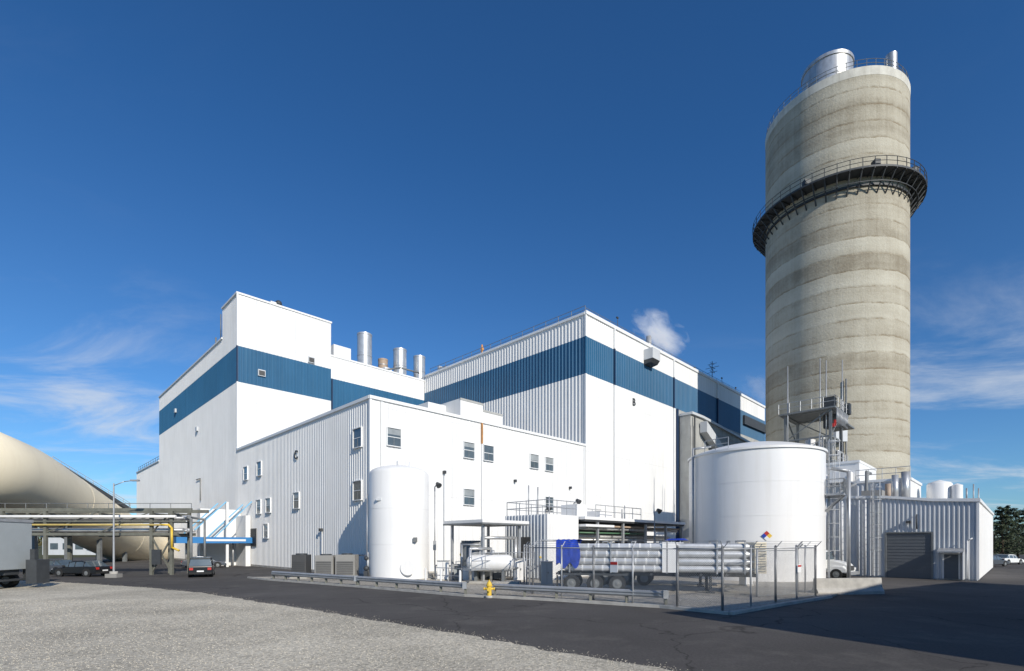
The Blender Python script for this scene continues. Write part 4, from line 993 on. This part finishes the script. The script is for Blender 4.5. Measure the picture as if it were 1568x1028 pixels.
steam(48.5,100,33.5,4.0,3,2.6,.10,8.2)

# ------------------------------------------------------------------ camera
cam=bpy.data.cameras.new('camera'); co=bpy.data.objects.new('camera',cam); scene.collection.objects.link(co)
co.location=(0,0,3.0); co.rotation_euler=(rad(90),0,0); cam.sensor_width=36; cam.lens=779/1568*36; cam.shift_y=.2028; cam.clip_end=6000; cam.clip_start=.1
scene.camera=co
# ------------------------------------------------------------------ light
s=Vector((math.sin(rad(SUN_A))*math.cos(rad(SUN_EL)),-math.cos(rad(SUN_A))*math.cos(rad(SUN_EL)),math.sin(rad(SUN_EL))))
sl=bpy.data.lights.new('sun','SUN'); sl.energy=4.5; sl.angle=rad(.5); sl.color=(1,.94,.84)
so=bpy.data.objects.new('sun',sl); scene.collection.objects.link(so); so.rotation_euler=(-s).to_track_quat('-Z','Y').to_euler(); so.location=(30,-40,60)
w=bpy.data.worlds.new('World'); scene.world=w; w.use_nodes=True; N=w.node_tree.nodes; L=w.node_tree.links
bg=N['Background']; bg.inputs['Strength'].default_value=.105
sk=N.new('ShaderNodeTexSky'); sk.sky_type='NISHITA'; sk.sun_disc=False; sk.sun_elevation=rad(SUN_EL); sk.sun_rotation=rad(180-SUN_A)
sk.air_density=1.0; sk.dust_density=.2; sk.ozone_density=3.0; sk.altitude=200
tc=N.new('ShaderNodeTexCoord'); sp=N.new('ShaderNodeSeparateXYZ'); L.new(tc.outputs['Generated'],sp.inputs[0])
def m_(op,*a):
    n=N.new('ShaderNodeMath'); n.operation=op
    for i,v in enumerate(a):
        if isinstance(v,(int,float)): n.inputs[i].default_value=v
        else: L.new(v,n.inputs[i])
    return n.outputs[0]
zr=N.new('ShaderNodeMapRange'); zr.inputs['From Min'].default_value=.0; zr.inputs['From Max'].default_value=.6; L.new(sp.outputs['Z'],zr.inputs['Value'])
tcol=N.new('ShaderNodeMix'); tcol.data_type='RGBA'; L.new(zr.outputs['Result'],tcol.inputs['Factor'])
tcol.inputs[6].default_value=(.55,.84,1.12,1); tcol.inputs[7].default_value=(.32,.74,1.12,1)
tint=N.new('ShaderNodeMix'); tint.data_type='RGBA'; tint.blend_type='MULTIPLY'; tint.inputs['Factor'].default_value=1; L.new(tcol.outputs[2],tint.inputs[7])
L.new(sk.outputs['Color'],tint.inputs[6])
zc=m_('MAXIMUM',sp.outputs['Z'],.02)
px=m_('DIVIDE',sp.outputs['X'],m_('ADD',zc,.12)); py=m_('DIVIDE',sp.outputs['Y'],m_('ADD',zc,.12))
cv=N.new('ShaderNodeCombineXYZ'); L.new(px,cv.inputs[0]); L.new(m_('MULTIPLY',py,1.6),cv.inputs[1])
nz=N.new('ShaderNodeTexNoise'); nz.inputs['Scale'].default_value=.9; nz.inputs['Detail'].default_value=9; nz.inputs['Roughness'].default_value=.62; nz.inputs['Distortion'].default_value=.7; L.new(cv.outputs[0],nz.inputs['Vector'])
mr=N.new('ShaderNodeMapRange'); mr.interpolation_type='SMOOTHSTEP'; mr.inputs['From Min'].default_value=.46; mr.inputs['From Max'].default_value=.78; L.new(nz.outputs['Fac'],mr.inputs['Value'])
low=N.new('ShaderNodeMapRange'); low.interpolation_type='SMOOTHSTEP'; low.inputs['From Min'].default_value=.45; low.inputs['From Max'].default_value=.12; L.new(sp.outputs['Z'],low.inputs['Value'])
sd_=N.new('ShaderNodeMapRange'); sd_.interpolation_type='SMOOTHSTEP'; sd_.inputs['From Min'].default_value=.30; sd_.inputs['From Max'].default_value=.62; L.new(m_('ABSOLUTE',sp.outputs['X']),sd_.inputs['Value'])
cf=m_('MULTIPLY',m_('MULTIPLY',mr.outputs['Result'],m_('ADD',low.outputs['Result'],.05)),m_('ADD',m_('MULTIPLY',sd_.outputs['Result'],.9),.06))
cm=N.new('ShaderNodeMix'); cm.data_type='RGBA'; L.new(cf,cm.inputs['Factor']); L.new(tint.outputs[2],cm.inputs[6]); cm.inputs[7].default_value=(6.6,7.0,7.5,1)
L.new(cm.outputs[2],bg.inputs['Color'])
scene.view_settings.view_transform='Standard'; scene.view_settings.look='None'; scene.view_settings.exposure=0
